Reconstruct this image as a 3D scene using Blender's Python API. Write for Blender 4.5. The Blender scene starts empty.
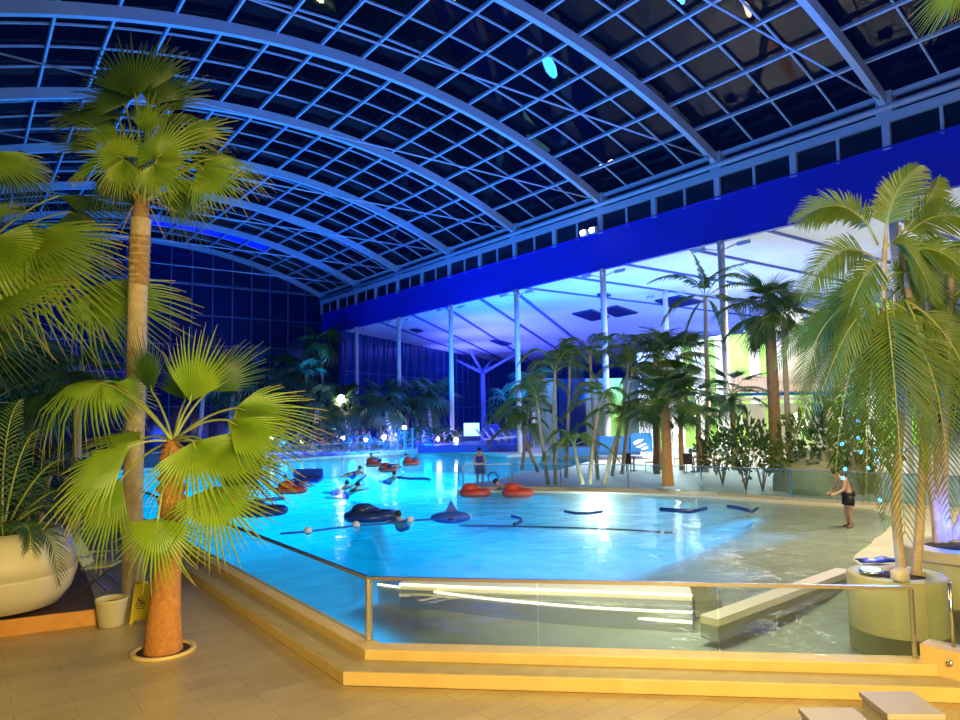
import bpy, math, random
from mathutils import Vector, Matrix
R = math.radians
random.seed(7)
scn = bpy.context.scene
col = scn.collection

# ------------------------------------------------------------------ camera
# X = across the hall, Y = along the hall, Z = up
CAMH = 3.4
RT = Vector((0.7995534, -0.6003558, -0.0169492))
UP = Vector((-0.0317456, -0.0704264, 0.9970117))
FW = Vector((0.5997555, 0.7966260, 0.0753682))
FPX = 690.0
CO = Vector((0, 0, CAMH))
cd = bpy.data.cameras.new('camera')
cam = bpy.data.objects.new('camera', cd); col.objects.link(cam)
cd.sensor_width = 36; cd.lens = FPX / 960 * 36; cd.clip_end = 500; cd.clip_start = 0.05
m = Matrix((( RT.x, UP.x, -FW.x, 0), (RT.y, UP.y, -FW.y, 0), (RT.z, UP.z, -FW.z, CAMH), (0, 0, 0, 1)))
cam.matrix_world = m
scn.camera = cam

def ray(px, py):
    return RT * ((px - 480) / FPX) + UP * ((360 - py) / FPX) + FW
def pd(px, py, d):            # world point at forward distance d
    return CO + ray(px, py) * d
def pz(px, py, z=0.0):        # world point at height z
    r = ray(px, py); return CO + r * ((z - CAMH) / r.z)
def px_(px, py, X):           # world point on the plane X = const
    r = ray(px, py); return CO + r * (X / r.x)
def depth(p): return (Vector(p) - CO).dot(FW)

# ------------------------------------------------------------------ helpers
class MB:
    def __init__(s): s.v = []; s.f = []; s.mi = []; s.sm = []; s.col = None
    def add(s, vs, fs, mi=0, smooth=False):
        o = len(s.v); s.v += [tuple(v) for v in vs]
        for f in fs:
            s.f.append(tuple(i + o for i in f)); s.mi.append(mi); s.sm.append(smooth)
        return s
    def box(s, a, b, mi=0):
        x0, y0, z0 = a; x1, y1, z1 = b
        return s.add([(x0,y0,z0),(x1,y0,z0),(x1,y1,z0),(x0,y1,z0),(x0,y0,z1),(x1,y0,z1),(x1,y1,z1),(x0,y1,z1)],
              [(0,3,2,1),(4,5,6,7),(0,1,5,4),(1,2,6,5),(2,3,7,6),(3,0,4,7)], mi)
    def obox(s, c, ux, uy, uz, mi=0):
        c = Vector(c); ux = Vector(ux); uy = Vector(uy); uz = Vector(uz); vs = []
        for k in (-1, 1):
            for i, j in ((-1,-1),(1,-1),(1,1),(-1,1)): vs.append(c + ux*i + uy*j + uz*k)
        return s.add(vs, [(0,3,2,1),(4,5,6,7),(0,1,5,4),(1,2,6,5),(2,3,7,6),(3,0,4,7)], mi)
    def bar(s, p, q, w, h, mi=0, up=(0,0,1)):
        p = Vector(p); q = Vector(q); d = q - p; L = d.length; d.normalize(); up = Vector(up)
        if abs(d.dot(up)) > .98: up = Vector((1,0,0))
        x = d.cross(up).normalized(); u = x.cross(d)
        return s.obox((p+q)/2, d*L/2, x*w/2, u*h/2, mi)
    def sweep(s, pts, w, h, ups, mi=0):      # rectangular section along a polyline
        n = len(pts); pts = [Vector(p) for p in pts]; vs = []; fs = []
        for i, p in enumerate(pts):
            d = (pts[min(i+1,n-1)] - pts[max(i-1,0)]).normalized(); up = Vector(ups[i] if isinstance(ups, list) else ups)
            x = d.cross(up).normalized(); u = x.cross(d)
            vs += [p - x*w/2 - u*h/2, p + x*w/2 - u*h/2, p + x*w/2 + u*h/2, p - x*w/2 + u*h/2]
        for i in range(n-1):
            for k in range(4):
                a = i*4+k; b = i*4+(k+1)%4; fs.append((a, b, b+4, a+4))
        fs += [(3,2,1,0), tuple((n-1)*4+k for k in range(4))]
        return s.add(vs, fs, mi)
    def tube(s, pts, r, n=8, mi=0, smooth=True, caps=True):
        pts = [Vector(p) for p in pts]; k = len(pts); rs = r if isinstance(r, (list, tuple)) else [r]*k
        vs = []; fs = []; prev = None
        for i, p in enumerate(pts):
            d = (pts[min(i+1,k-1)] - pts[max(i-1,0)])
            if d.length < 1e-9: d = Vector((0,0,1))
            d.normalize()
            if prev is None:
                a = Vector((0,0,1)) if abs(d.z) < .9 else Vector((1,0,0)); x = d.cross(a).normalized()
            else:
                x = (prev - d * prev.dot(d)).normalized()
            prev = x; y = d.cross(x)
            for j in range(n):
                t = 2*math.pi*j/n; vs.append(p + (x*math.cos(t) + y*math.sin(t))*rs[i])
        for i in range(k-1):
            for j in range(n):
                a = i*n+j; b = i*n+(j+1)%n; fs.append((a, b, b+n, a+n))
        if caps: fs += [tuple(reversed(range(n))), tuple((k-1)*n+j for j in range(n))]
        return s.add(vs, fs, mi, smooth)
    def lathe(s, prof, n=24, c=(0,0,0), mi=0, sx=1, sy=1, smooth=True):
        vs = []; fs = []; k = len(prof)
        for r, z in prof:
            for j in range(n):
                t = 2*math.pi*j/n; vs.append((c[0]+r*math.cos(t)*sx, c[1]+r*math.sin(t)*sy, c[2]+z))
        for i in range(k-1):
            for j in range(n):
                a = i*n+j; b = i*n+(j+1)%n; fs.append((a, b, b+n, a+n))
        if prof[0][0] > 1e-4: fs.append(tuple(reversed(range(n))))
        if prof[-1][0] > 1e-4: fs.append(tuple((k-1)*n+j for j in range(n)))
        return s.add(vs, fs, mi, smooth)
    def prism(s, poly, z0, z1, mi=0):
        n = len(poly); vs = [(p[0],p[1],z0) for p in poly] + [(p[0],p[1],z1) for p in poly]
        ar = sum(poly[i][0]*poly[(i+1)%n][1]-poly[(i+1)%n][0]*poly[i][1] for i in range(n))
        top = tuple(range(n, 2*n)); bot = tuple(reversed(range(n)))
        fs = [(i, (i+1)%n, (i+1)%n+n, i+n) for i in range(n)]
        if ar < 0: top = tuple(reversed(top)); bot = tuple(reversed(bot)); fs = [tuple(reversed(f)) for f in fs]
        return s.add(vs, [top, bot] + fs, mi)
    def ball(s, c, r, mi=0, n=10, k=7, sq=(1,1,1)):
        prof = [(max(math.sin(math.pi*i/(k-1)),1e-5)*r, -math.cos(math.pi*i/(k-1))*r*sq[2]) for i in range(k)]
        return s.lathe(prof, n, c, mi, sq[0], sq[1])
    def mesh(s, name, mats):
        me = bpy.data.meshes.new(name); me.from_pydata(s.v, [], s.f)
        for m_ in (mats if isinstance(mats, (list, tuple)) else [mats]): me.materials.append(m_)
        me.polygons.foreach_set('material_index', s.mi); me.polygons.foreach_set('use_smooth', s.sm)
        if s.col:
            at = me.attributes.new('tip', 'FLOAT', 'POINT'); at.data.foreach_set('value', s.col)
        me.update(); return me
    def build(s, name, mats, parent=None, world=True):
        if parent is not None and world:      # coordinates were given in the world
            t = parent_loc(parent); s.v = [(v[0]-t.x, v[1]-t.y, v[2]-t.z) for v in s.v]
        me = s.mesh(name, mats); o = bpy.data.objects.new(name, me); col.objects.link(o)
        if parent is not None: o.parent = parent
        return o

def parent_loc(o):
    t = Vector((0,0,0))
    while o is not None:
        t += o.location; o = o.parent
    return t
def tag(o, label=None, cat=None, group=None, kind=None):
    if label: o['label'] = label
    if cat: o['category'] = cat
    if group: o['group'] = group
    if kind: o['kind'] = kind
    return o
def thing(name, loc, label, cat, group=None):
    o = bpy.data.objects.new(name, None); col.objects.link(o); o.location = Vector(loc); o.empty_display_size = .2
    return tag(o, label, cat, group)
def copy_tree(o, parent=None):
    c = o.copy(); col.objects.link(c)
    if parent is not None: c.parent = parent
    for ch in list(o.children): copy_tree(ch, c)
    return c

def mat(name, base, rough=.6, metal=0, emit=None, es=0, var=None, vscale=4, bump=0, bscale=40, spec=.5, trans=0, tip=None, sub=0):
    m_ = bpy.data.materials.new(name); m_.use_nodes = True; nt = m_.node_tree; b = nt.nodes['Principled BSDF']
    c4 = lambda c: (c[0], c[1], c[2], 1)
    b.inputs['Base Color'].default_value = c4(base); b.inputs['Roughness'].default_value = rough
    b.inputs['Metallic'].default_value = metal; b.inputs['Specular IOR Level'].default_value = spec
    b.inputs['Transmission Weight'].default_value = trans
    if emit: b.inputs['Emission Color'].default_value = c4(emit); b.inputs['Emission Strength'].default_value = es
    tc = nt.nodes.new('ShaderNodeTexCoord'); src = None
    if var:
        nz = nt.nodes.new('ShaderNodeTexNoise'); nz.inputs['Scale'].default_value = vscale; nz.inputs['Detail'].default_value = 5
        nt.links.new(tc.outputs['Object'], nz.inputs['Vector'])
        mx = nt.nodes.new('ShaderNodeMix'); mx.data_type = 'RGBA'
        mp = nt.nodes.new('ShaderNodeMapRange'); mp.inputs['From Min'].default_value = .35; mp.inputs['From Max'].default_value = .65
        nt.links.new(nz.outputs['Fac'], mp.inputs['Value']); nt.links.new(mp.outputs['Result'], mx.inputs['Factor'])
        mx.inputs['A'].default_value = c4(base); mx.inputs['B'].default_value = c4(var); src = mx.outputs['Result']
    if tip:
        a = nt.nodes.new('ShaderNodeAttribute'); a.attribute_name = 'tip'
        m2 = nt.nodes.new('ShaderNodeMix'); m2.data_type = 'RGBA'
        mp = nt.nodes.new('ShaderNodeMapRange'); mp.inputs['From Min'].default_value = .8; mp.inputs['From Max'].default_value = 1.05
        nt.links.new(a.outputs['Fac'], mp.inputs['Value']); nt.links.new(mp.outputs['Result'], m2.inputs['Factor'])
        if src: nt.links.new(src, m2.inputs['A'])
        else: m2.inputs['A'].default_value = c4(base)
        m2.inputs['B'].default_value = c4(tip); src = m2.outputs['Result']
    if src: nt.links.new(src, b.inputs['Base Color'])
    if bump:
        nb = nt.nodes.new('ShaderNodeTexNoise'); nb.inputs['Scale'].default_value = bscale; nb.inputs['Detail'].default_value = 4
        nt.links.new(tc.outputs['Object'], nb.inputs['Vector'])
        bp = nt.nodes.new('ShaderNodeBump'); bp.inputs['Strength'].default_value = bump; bp.inputs['Distance'].default_value = .05
        nt.links.new(nb.outputs['Fac'], bp.inputs['Height']); nt.links.new(bp.outputs['Normal'], b.inputs['Normal'])
    if sub:      # leaves let a little light through
        tr = nt.nodes.new('ShaderNodeBsdfTranslucent'); ms = nt.nodes.new('ShaderNodeMixShader'); ms.inputs[0].default_value = sub
        if src: nt.links.new(src, tr.inputs['Color'])
        else: tr.inputs['Color'].default_value = c4(base)
        out = nt.nodes['Material Output']
        nt.links.new(b.outputs[0], ms.inputs[1]); nt.links.new(tr.outputs[0], ms.inputs[2]); nt.links.new(ms.outputs[0], out.inputs[0])
    return m_

def brick_mat(name, c1, c2, mortar, bw, bh, rough=.5, rot=0, ms=.006, bump=.2, off=.5):
    m_ = mat(name, c1, rough); nt = m_.node_tree; b = nt.nodes['Principled BSDF']
    tc = nt.nodes.new('ShaderNodeTexCoord'); mp = nt.nodes.new('ShaderNodeMapping'); mp.inputs['Rotation'].default_value = (0,0,rot)
    br = nt.nodes.new('ShaderNodeTexBrick'); br.offset = off
    for k, v in (('Color1', c1), ('Color2', c2), ('Mortar', mortar)): br.inputs[k].default_value = (*v, 1)
    br.inputs['Scale'].default_value = 1; br.inputs['Brick Width'].default_value = bw; br.inputs['Row Height'].default_value = bh; br.inputs['Mortar Size'].default_value = ms
    nt.links.new(tc.outputs['Object'], mp.inputs[0]); nt.links.new(mp.outputs[0], br.inputs[0])
    nz = nt.nodes.new('ShaderNodeTexNoise'); nz.inputs['Scale'].default_value = 1.3; nz.inputs['Detail'].default_value = 6
    nt.links.new(mp.outputs[0], nz.inputs['Vector'])
    mx = nt.nodes.new('ShaderNodeMix'); mx.data_type = 'RGBA'; mx.blend_type = 'MULTIPLY'; mx.inputs['Factor'].default_value = .35
    nt.links.new(br.outputs['Color'], mx.inputs['A']); nt.links.new(nz.outputs['Fac'], mx.inputs['B'])
    nt.links.new(mx.outputs['Result'], b.inputs['Base Color'])
    bp = nt.nodes.new('ShaderNodeBump'); bp.inputs['Strength'].default_value = bump; bp.inputs['Distance'].default_value = .01; bp.invert = True
    nt.links.new(br.outputs['Fac'], bp.inputs['Height']); nt.links.new(bp.outputs['Normal'], b.inputs['Normal'])
    return m_

def glass_mat(name, tint, rough=.02, refl=1.0, bumpscale=0, bump=0, ior=1.45, frost=0):
    m_ = bpy.data.materials.new(name); m_.use_nodes = True; nt = m_.node_tree
    for n in list(nt.nodes):
        if n.type == 'BSDF_PRINCIPLED': nt.nodes.remove(n)
    out = nt.nodes['Material Output']
    tr = nt.nodes.new('ShaderNodeBsdfTransparent'); tr.inputs[0].default_value = (*tint, 1)
    gl = nt.nodes.new('ShaderNodeBsdfGlossy'); gl.inputs['Roughness'].default_value = rough; gl.inputs[0].default_value = (refl, refl, refl, 1)
    fr = nt.nodes.new('ShaderNodeFresnel'); fr.inputs[0].default_value = ior
    ms = nt.nodes.new('ShaderNodeMixShader')
    ge = nt.nodes.new('ShaderNodeNewGeometry'); mu = nt.nodes.new('ShaderNodeMath'); mu.operation = 'MULTIPLY_ADD'; mu.inputs[1].default_value = -.95; mu.inputs[2].default_value = 1
    m2 = nt.nodes.new('ShaderNodeMath'); m2.operation = 'MULTIPLY'; nt.links.new(ge.outputs['Backfacing'], mu.inputs[0]); nt.links.new(mu.outputs[0], m2.inputs[0]); nt.links.new(fr.outputs[0], m2.inputs[1])
    nt.links.new(m2.outputs[0] if not bump and refl < .5 or frost else fr.outputs[0], ms.inputs[0]); nt.links.new(tr.outputs[0], ms.inputs[1]); nt.links.new(gl.outputs[0], ms.inputs[2])
    last = ms
    if frost:
        df = nt.nodes.new('ShaderNodeBsdfDiffuse'); df.inputs[0].default_value = (.75,.8,.72,1)
        m3 = nt.nodes.new('ShaderNodeMixShader'); m3.inputs[0].default_value = frost
        nt.links.new(ms.outputs[0], m3.inputs[1]); nt.links.new(df.outputs[0], m3.inputs[2]); last = m3
    nt.links.new(last.outputs[0], out.inputs[0])
    if bump:
        tc = nt.nodes.new('ShaderNodeTexCoord'); nz = nt.nodes.new('ShaderNodeTexNoise'); nz.inputs['Scale'].default_value = bumpscale; nz.inputs['Detail'].default_value = 4
        nt.links.new(tc.outputs['Object'], nz.inputs['Vector'])
        bp = nt.nodes.new('ShaderNodeBump'); bp.inputs['Strength'].default_value = bump; bp.inputs['Distance'].default_value = .12
        nt.links.new(nz.outputs['Fac'], bp.inputs['Height']); nt.links.new(bp.outputs['Normal'], gl.inputs['Normal']); nt.links.new(bp.outputs['Normal'], fr.inputs['Normal'])
    return m_

M = dict(
    floor=brick_mat('deck tiles', (.62,.49,.22), (.56,.43,.19), (.40,.30,.13), 1.2, .3, rough=.35),
    stone=mat('cream stone', (.80,.60,.24), .45, var=(.74,.54,.20), vscale=3),
    tread=mat('step tread stone', (.52,.42,.20), .5, var=(.45,.36,.17), vscale=4),
    terrace=brick_mat('terrace tiles', (.75,.72,.62), (.70,.67,.58), (.5,.48,.42), .9, .9, rough=.5, off=0),
    basin=brick_mat('basin tiles', (.80,.86,.86), (.76,.83,.84), (.55,.65,.68), .5, .5, rough=.6, off=0, ms=.01),
    beach=mat('beach tiles', (.52,.46,.30), .6, var=(.42,.38,.26), vscale=1.2, bump=.15, bscale=12),
    water=glass_mat('water', (.84,.94,1.0), rough=.05, refl=.42, bumpscale=1.1, bump=.4, ior=1.33),
    glass=glass_mat('clear glass', (.88,.94,.92), rough=.02, refl=.3, frost=.025),
    roofglass=glass_mat('roof glazing', (.5,.6,.8), rough=.012, refl=.6, ior=1.45),
    steel=mat('roof steel tinted by blue light', (.30,.44,.62), .45, metal=0, spec=.4),  # blue light worked into the base, paint itself taken as white
    chrome=mat('brushed steel', (.75,.75,.74), .25, metal=1),
    white=mat('white paint', (.82,.82,.82), .5),
    ceil=mat('white ceiling panels', (.86,.87,.88), .7, var=(.80,.82,.85), vscale=.3),
    seam=mat('blue ceiling seam', (.10,.14,.45), .6),
    fascia=mat('fascia panels with painted blue light', (.012,.02,.55), .4, var=(.012,.02,.47), vscale=.4),  # grey panels, the blue light on them is put into the base
    dark=mat('black plastic', (.015,.015,.018), .5),
    darkglass=mat('night glazing', (.004,.008,.03), .12, spec=.5),
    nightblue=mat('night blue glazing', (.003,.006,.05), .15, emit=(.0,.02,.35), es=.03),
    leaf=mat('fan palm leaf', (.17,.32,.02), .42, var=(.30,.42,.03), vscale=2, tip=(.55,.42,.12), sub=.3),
    leafdark=mat('dark and shaded palm leaf', (.045,.11,.02), .45, var=(.07,.15,.03), vscale=2, tip=(.12,.13,.05), sub=.2),  # also the shaded copy of the fan palm leaf
    leafgreen=mat('feather palm leaf', (.085,.17,.02), .4, var=(.15,.23,.03), vscale=2, tip=(.2,.22,.05), sub=.22),
    leafjungle=mat('jungle leaf', (.03,.09,.035), .5, var=(.05,.13,.04), vscale=1, sub=.15),
    stalk=mat('leaf stalk', (.32,.38,.08), .45),
    deadleaf=mat('dry leaf', (.42,.28,.10), .7, sub=.1),
    bark=mat('palm bark', (.42,.26,.11), .85, var=(.30,.18,.08), vscale=12, bump=.6, bscale=30),
    barkorange=mat('orange palm bark', (.62,.27,.06), .85, var=(.48,.20,.05), vscale=14, bump=.6, bscale=40),
    barkpale=mat('pale ringed bark', (.55,.44,.26), .8, var=(.42,.34,.2), vscale=8, bump=.4, bscale=30),
    soil=mat('dark soil', (.03,.02,.015), .95, bump=.5),
    pot=mat('cream planter', (.62,.56,.36), .5),
    wood=mat('dark timber deck', (.10,.055,.03), .5, var=(.07,.04,.02), vscale=6),
    woodedge=mat('orange timber edge', (.72,.34,.08), .45, var=(.62,.28,.06), vscale=5),
    yellow=mat('yellow plastic', (.85,.68,.02), .4),
    led=mat('warm light strip', (1,.9,.6), .5, emit=(1,.82,.45), es=5.0),
    coollamp=mat('cool lamp', (1,1,1), .5, emit=(.12,.6,1), es=7),
    warmlamp=mat('warm lamp', (1,1,1), .5, emit=(1,.85,.6), es=40),
    bluelamp=mat('blue lamp', (.1,.4,1), .5, emit=(.05,.35,1), es=7),
    bluelight=mat('bright blue lamp glass', (.1,.4,1), .5, emit=(.12,.55,1), es=9),
    red=mat('red vinyl', (.75,.09,.05), .35),
    navy=mat('dark blue vinyl', (.02,.05,.22), .3),
    blue=mat('blue vinyl', (.03,.12,.65), .4),
    skin=mat('skin', (.62,.36,.24), .55),
    hair=mat('dark hair', (.03,.02,.015), .7),
    shorts=mat('dark swim shorts', (.015,.015,.02), .7),
    lime=mat('lime green drape', (.35,.75,.06), .6, emit=(.4,.8,.08), es=.2),
    rooftile=mat('clay roof tile', (.45,.34,.24), .8, var=(.36,.27,.2), vscale=8),
    paleblue=mat('pale blue panel', (.10,.35,.75), .4),
    cream=mat('cream render', (.85,.82,.70), .7),
    rock=mat('white stone', (.80,.76,.66), .8, var=(.7,.66,.55), vscale=9, bump=.5, bscale=14),
    mound=mat('grey green stone', (.36,.38,.22), .8, var=(.30,.32,.19), vscale=3, bump=.3, bscale=20),
    umber=mat('dark furniture', (.03,.022,.02), .5),
    rope=mat('lane rope', (.03,.10,.45), .5),
)
LP = 13.0; RF = 5500
M.update(
    bluepanel=mat('blue vent panel', (.0,.02,.6), .5, emit=(.0,.01,1.0), es=1.1),  # emission stands for blue light reflected by the vents
    steelblue=mat('blue grey mullion', (.05,.09,.25), .5, emit=None),
    steelblue2=mat('blue painted column', (.25,.35,.75), .5),
    hatch=mat('skylight glass', (.01,.02,.12), .3),
    basin2=mat('light basin tiles', (.60,.58,.45), .6, var=(.52,.50,.38), vscale=1.5),
    glassblue=glass_mat('blue tinted railing glass', (.72,.86,.90), frost=.04),
    stone2=mat('pale pool ledge', (.66,.62,.48), .5),
    mound2=mat('sandy planter stone', (.52,.50,.26), .6, var=(.46,.44,.24), vscale=3, bump=.2, bscale=20),
    chairgreen=mat('pale green fabric', (.55,.60,.22), .6),
    limeglow=mat('lime drape with painted glow', (.4,.8,.1), .6, emit=(.45,.85,.12), es=.5),  # light falling on the drape painted as emission
    limeglow2=mat('lime panel with painted glow', (.4,.75,.1), .6, emit=(.35,.7,.12), es=.45),  # front light on the lime wall put in as glow
    glowwhite=mat('white panel with painted glow', (.9,.9,.82), .6, emit=(1,1,.85), es=.7),  # bright light on white surfaces painted as emission
    glowdim=mat('dim panel with painted glow', (.16,.20,.12), .6, emit=(.6,.75,.45), es=.05),  # weak light on the wall put in as a faint glow
    globelamp=mat('globe lamp', (1,1,1), .4, emit=(1,.82,.55), es=40),
    screenglow=mat('glowing screen', (1,1,1), .4, emit=(.35,.95,1), es=1.6),
    paleblue2=mat('blue lacquer', (.02,.20,.62), .35),
    blue2=mat('blue cloth', (.02,.06,.45), .6),
    white2=mat('white lounger fabric', (.8,.85,.9), .6, emit=(.5,.7,1), es=.0),
    nightblue3=mat('night glazing with painted glow', (.004,.01,.08), .15, emit=(.0,.015,.35), es=.22),  # blue glow put into the panes as emission
    stooltop=mat('pale stool top', (.52,.48,.42), .5),
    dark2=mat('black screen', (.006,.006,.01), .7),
)
# ------------------------------------------------------------------ the dome
RC = (15.06, -22.8); RR = 44.9; HALF = R(24.95); ND = 17
RY = [22.4 + 8.97*k for k in range(-5, 7)]            # twelve arches along the hall
YF = RY[-1]; YB = RY[0]
def arc(t, Y, dr=0.0): return Vector((RC[0] + (RR+dr)*math.sin(t), Y, RC[1] + (RR+dr)*math.cos(t)))
def arcup(t): return (math.sin(t), 0, math.cos(t))
NS = 36
glaze = MB()
vs = []; fs = []
for i in range(NS+1):
    t = -HALF + 2*HALF*i/NS
    vs += [arc(t, YB, .12), arc(t, YF, .12)]
    if i < NS: fs.append((2*i, 2*i+1, 2*i+3, 2*i+2))
glaze.add(vs, fs, 0, True)
ceiling = tag(glaze.build('ceiling', M['roofglass']), 'dark arched glass roof over the pool hall', kind='structure')
ts = [-HALF + 2*HALF*i/NS for i in range(NS+1)]
for Y in RY:
    b = MB(); b.sweep([arc(t, Y, -.45) for t in ts], .30, .54, [arcup(t) for t in ts])
    b.build('roof_arch', M['steel'], ceiling)
for k in range(len(RY)-1):
    for q in (1, 2, 3):
        Y = RY[k] + 8.97*q/4
        b = MB(); b.sweep([arc(t, Y, 0) for t in ts], .075, .09, [arcup(t) for t in ts]); b.build('glazing_bar', M['steel'], ceiling)
for i in range(1, ND):
    t = -HALF + 2*HALF*i/ND
    b = MB(); b.sweep([arc(t, YB, -.12), arc(t, YF, -.12)], .11, .18, [arcup(t)]*2); b.build('roof_purlin', M['steel'], ceiling)
for Y in RY:
    b = MB(); b.tube([arc(-HALF, Y, -.5), arc(HALF, Y, -.5)], .045, 6); b.build('tie_rod', M['steel'], ceiling)
# vent panels in the last bay, reflected blue light painted as glow
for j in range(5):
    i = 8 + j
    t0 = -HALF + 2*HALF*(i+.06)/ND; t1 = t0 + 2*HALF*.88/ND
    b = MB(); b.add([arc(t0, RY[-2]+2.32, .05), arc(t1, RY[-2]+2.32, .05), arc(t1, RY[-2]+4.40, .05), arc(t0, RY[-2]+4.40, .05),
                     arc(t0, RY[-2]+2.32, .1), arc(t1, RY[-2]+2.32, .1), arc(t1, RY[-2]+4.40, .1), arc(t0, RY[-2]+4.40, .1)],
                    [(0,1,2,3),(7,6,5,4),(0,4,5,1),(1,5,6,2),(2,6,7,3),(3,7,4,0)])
    tag(b.build('roof_vent_panel', M['bluepanel'], ceiling), 'roof vent panel with painted blue reflection')

# eaves along both sides
def eave(sx, X, name):
    e = bpy.data.objects.new(name, None); col.objects.link(e); e.location = (X, YB, 0); tag(e, kind='structure')
    s = -sx
    b = MB(); b.box((X-.12, YB, 17.62), (X+.12, YF, 17.84)); b.build('gutter', M['steel'], e)
    b = MB(); b.tube([(X+s*.15, YB, 17.15), (X+s*.15, YF, 17.15)], .17, 10); b.build('edge_tube', M['steel'], e)
    b = MB(); b.box((X-.25, YB, 16.45), (X+.25, YF, 16.85)); b.build('eave_beam', M['steel'], e)
    for Y in RY:
        b = MB(); b.box((X-.22, Y-.35, 16.8), (X+.30, Y+.35, 17.9)); b.build('node_plate', M['steel'], e)
    y = YB; k = 0
    while y <= YF + .1:
        w = .17 if k % 2 == 0 else .07
        b = MB(); b.box((X-w, y-w, 15.2), (X+w, y+w, 16.5)); b.build('mullion', M['steel'], e)
        y += 8.97/4; k += 1
    b = MB(); b.box((X+.02, YB, 15.2), (X+.06, YF, 16.5)); b.build('pane', M['darkglass'], e)
    return e
tag(eave(1, 34, 'trim_1'), 'pale steel eave with window band above the blue fascia')
e2 = eave(-1, RC[0]*2-34, 'trim_2'); tag(e2, 'pale steel eave along the other side of the hall')
b = MB(); b.box((33.95, YB, 12.78), (34.3, YF, 15.25))
tag(b.build('trim_3', M['fascia']), 'long grey fascia band with blue light painted in', kind='structure')
b = MB(); b.box((33.75, YB, 15.25), (34.3, YF, 15.31)); tag(b.build('trim_4', M['fascia']), kind='structure')

# outer side wall
XL = RC[0]*2 - 34
b = MB(); b.box((XL-.3, YB, 0), (XL-.1, YF, 15.3)); tag(b.build('wall_left', M['darkglass']), kind='structure')
# end wall: glazing grid
wf = MB(); vs = [(XL, YF+.1, 0), (34.2, YF+.1, 0)] + [arc(t, YF+.1) for t in reversed(ts)]
wf.add(vs, [tuple(range(len(vs)))]); wall_far = tag(wf.build('wall_far', M['nightblue']), 'dark glazed end wall of the hall', kind='structure')
for i in range(0, 19):
    x = XL + (34-XL)*i/18; t = math.asin((x-RC[0])/RR) if abs(x-RC[0])/RR < 1 else HALF
    b = MB(); b.box((x-.06, YF-.12, 0), (x+.06, YF+.05, RC[1]+RR*math.cos(t))); b.build('mullion', M['steelblue'], wall_far)
for z in (4.5, 8, 11, 14.2, 17.6):
    b = MB(); b.box((XL, YF-.1, z-.06), (34, YF+.05, z+.06)); b.build('transom', M['steelblue'], wall_far)
b = MB(); b.box((XL-.2, YB-.3, 0), (34.2, YB-.1, 22.2)); tag(b.build('wall_back', M['darkglass']), kind='structure')

# ------------------------------------------------------------------ the side hall with a flat white ceiling
poly = [(34.3, YB), (34.3, 71.5), (81, 102), (125, 102), (125, YB)]
b = MB(); b.prism(poly, 12.9, 13.3); ceil2 = tag(b.build('ceiling.001', M['ceil']), 'flat white ceiling of the side hall', kind='structure')
for Y in [19.7 + 4.98*k for k in range(-7, 5)]:
    b = MB(); b.box((34.3, Y-.07, 12.76), (124, Y+.07, 12.92)); b.build('ceiling_seam', M['seam'], ceil2)
for p, q in (((34.3,56.3),(80,98.7)), ((34.3,62.6),(72,96)), ((34.3,50.6),(90,102)), ((34.3,45.4),(92,93)), ((34.3,41),(100,93))):
    b = MB(); b.bar((p[0],p[1],12.84), (q[0],q[1],12.84), .26, .16); b.build('ceiling_seam', M['seam'], ceil2)
def zq(pts, z=12.8):
    return [pz(x, y, z) for x, y in pts]
for quad in ([(572,314),(592,310),(609,317),(592,321)], [(600,310),(617,306),(638,313),(616,317)], [(655,301),(680,296),(704,302),(672,308)], [(597,295),(603,293.5),(611,295.5),(604,297)], [(410,330),(416,329),(423,331),(416,332.5)], [(490,341),(498,340),(512,344),(503,346)]):
    q = zq(quad); b = MB(); b.add([(p.x,p.y,12.74) for p in q]+[(p.x,p.y,12.92) for p in q], [(3,2,1,0),(4,5,6,7),(0,1,5,4),(1,2,6,5),(2,3,7,6),(3,0,4,7)])
    tag(b.build('skylight', M['hatch'], ceil2), 'dark blue skylight hatch')
# far glazing under the side ceiling
b = MB(); b.prism([(34.3,71.5),(81,102),(125,102),(125,102.3),(80.9,102.3),(34.1,71.8)], 0, 12.9)
wr = tag(b.build('wall_right', M['nightblue3']), 'blue night glazing at the far side of the side hall', kind='structure')
d = Vector((46.7,30.5,0)).normalized(); nrm = Vector((d.y,-d.x,0))
for k in range(0, 22):
    p = Vector((34.6,71.5,0)) + d*(2.6*k) + nrm*.12
    b = MB(); b.bar(p, p+Vector((0,0,12.85)), .16, .2, up=nrm); b.build('mullion', M['steelblue'], wr)
for z in (4.2, 8.3):
    b = MB(); b.bar(Vector((34.4,71.4,z))+nrm*.1, Vector((80.8,101.8,z))+nrm*.1, .1, .12); b.build('transom', M['steelblue'], wr)

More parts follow.
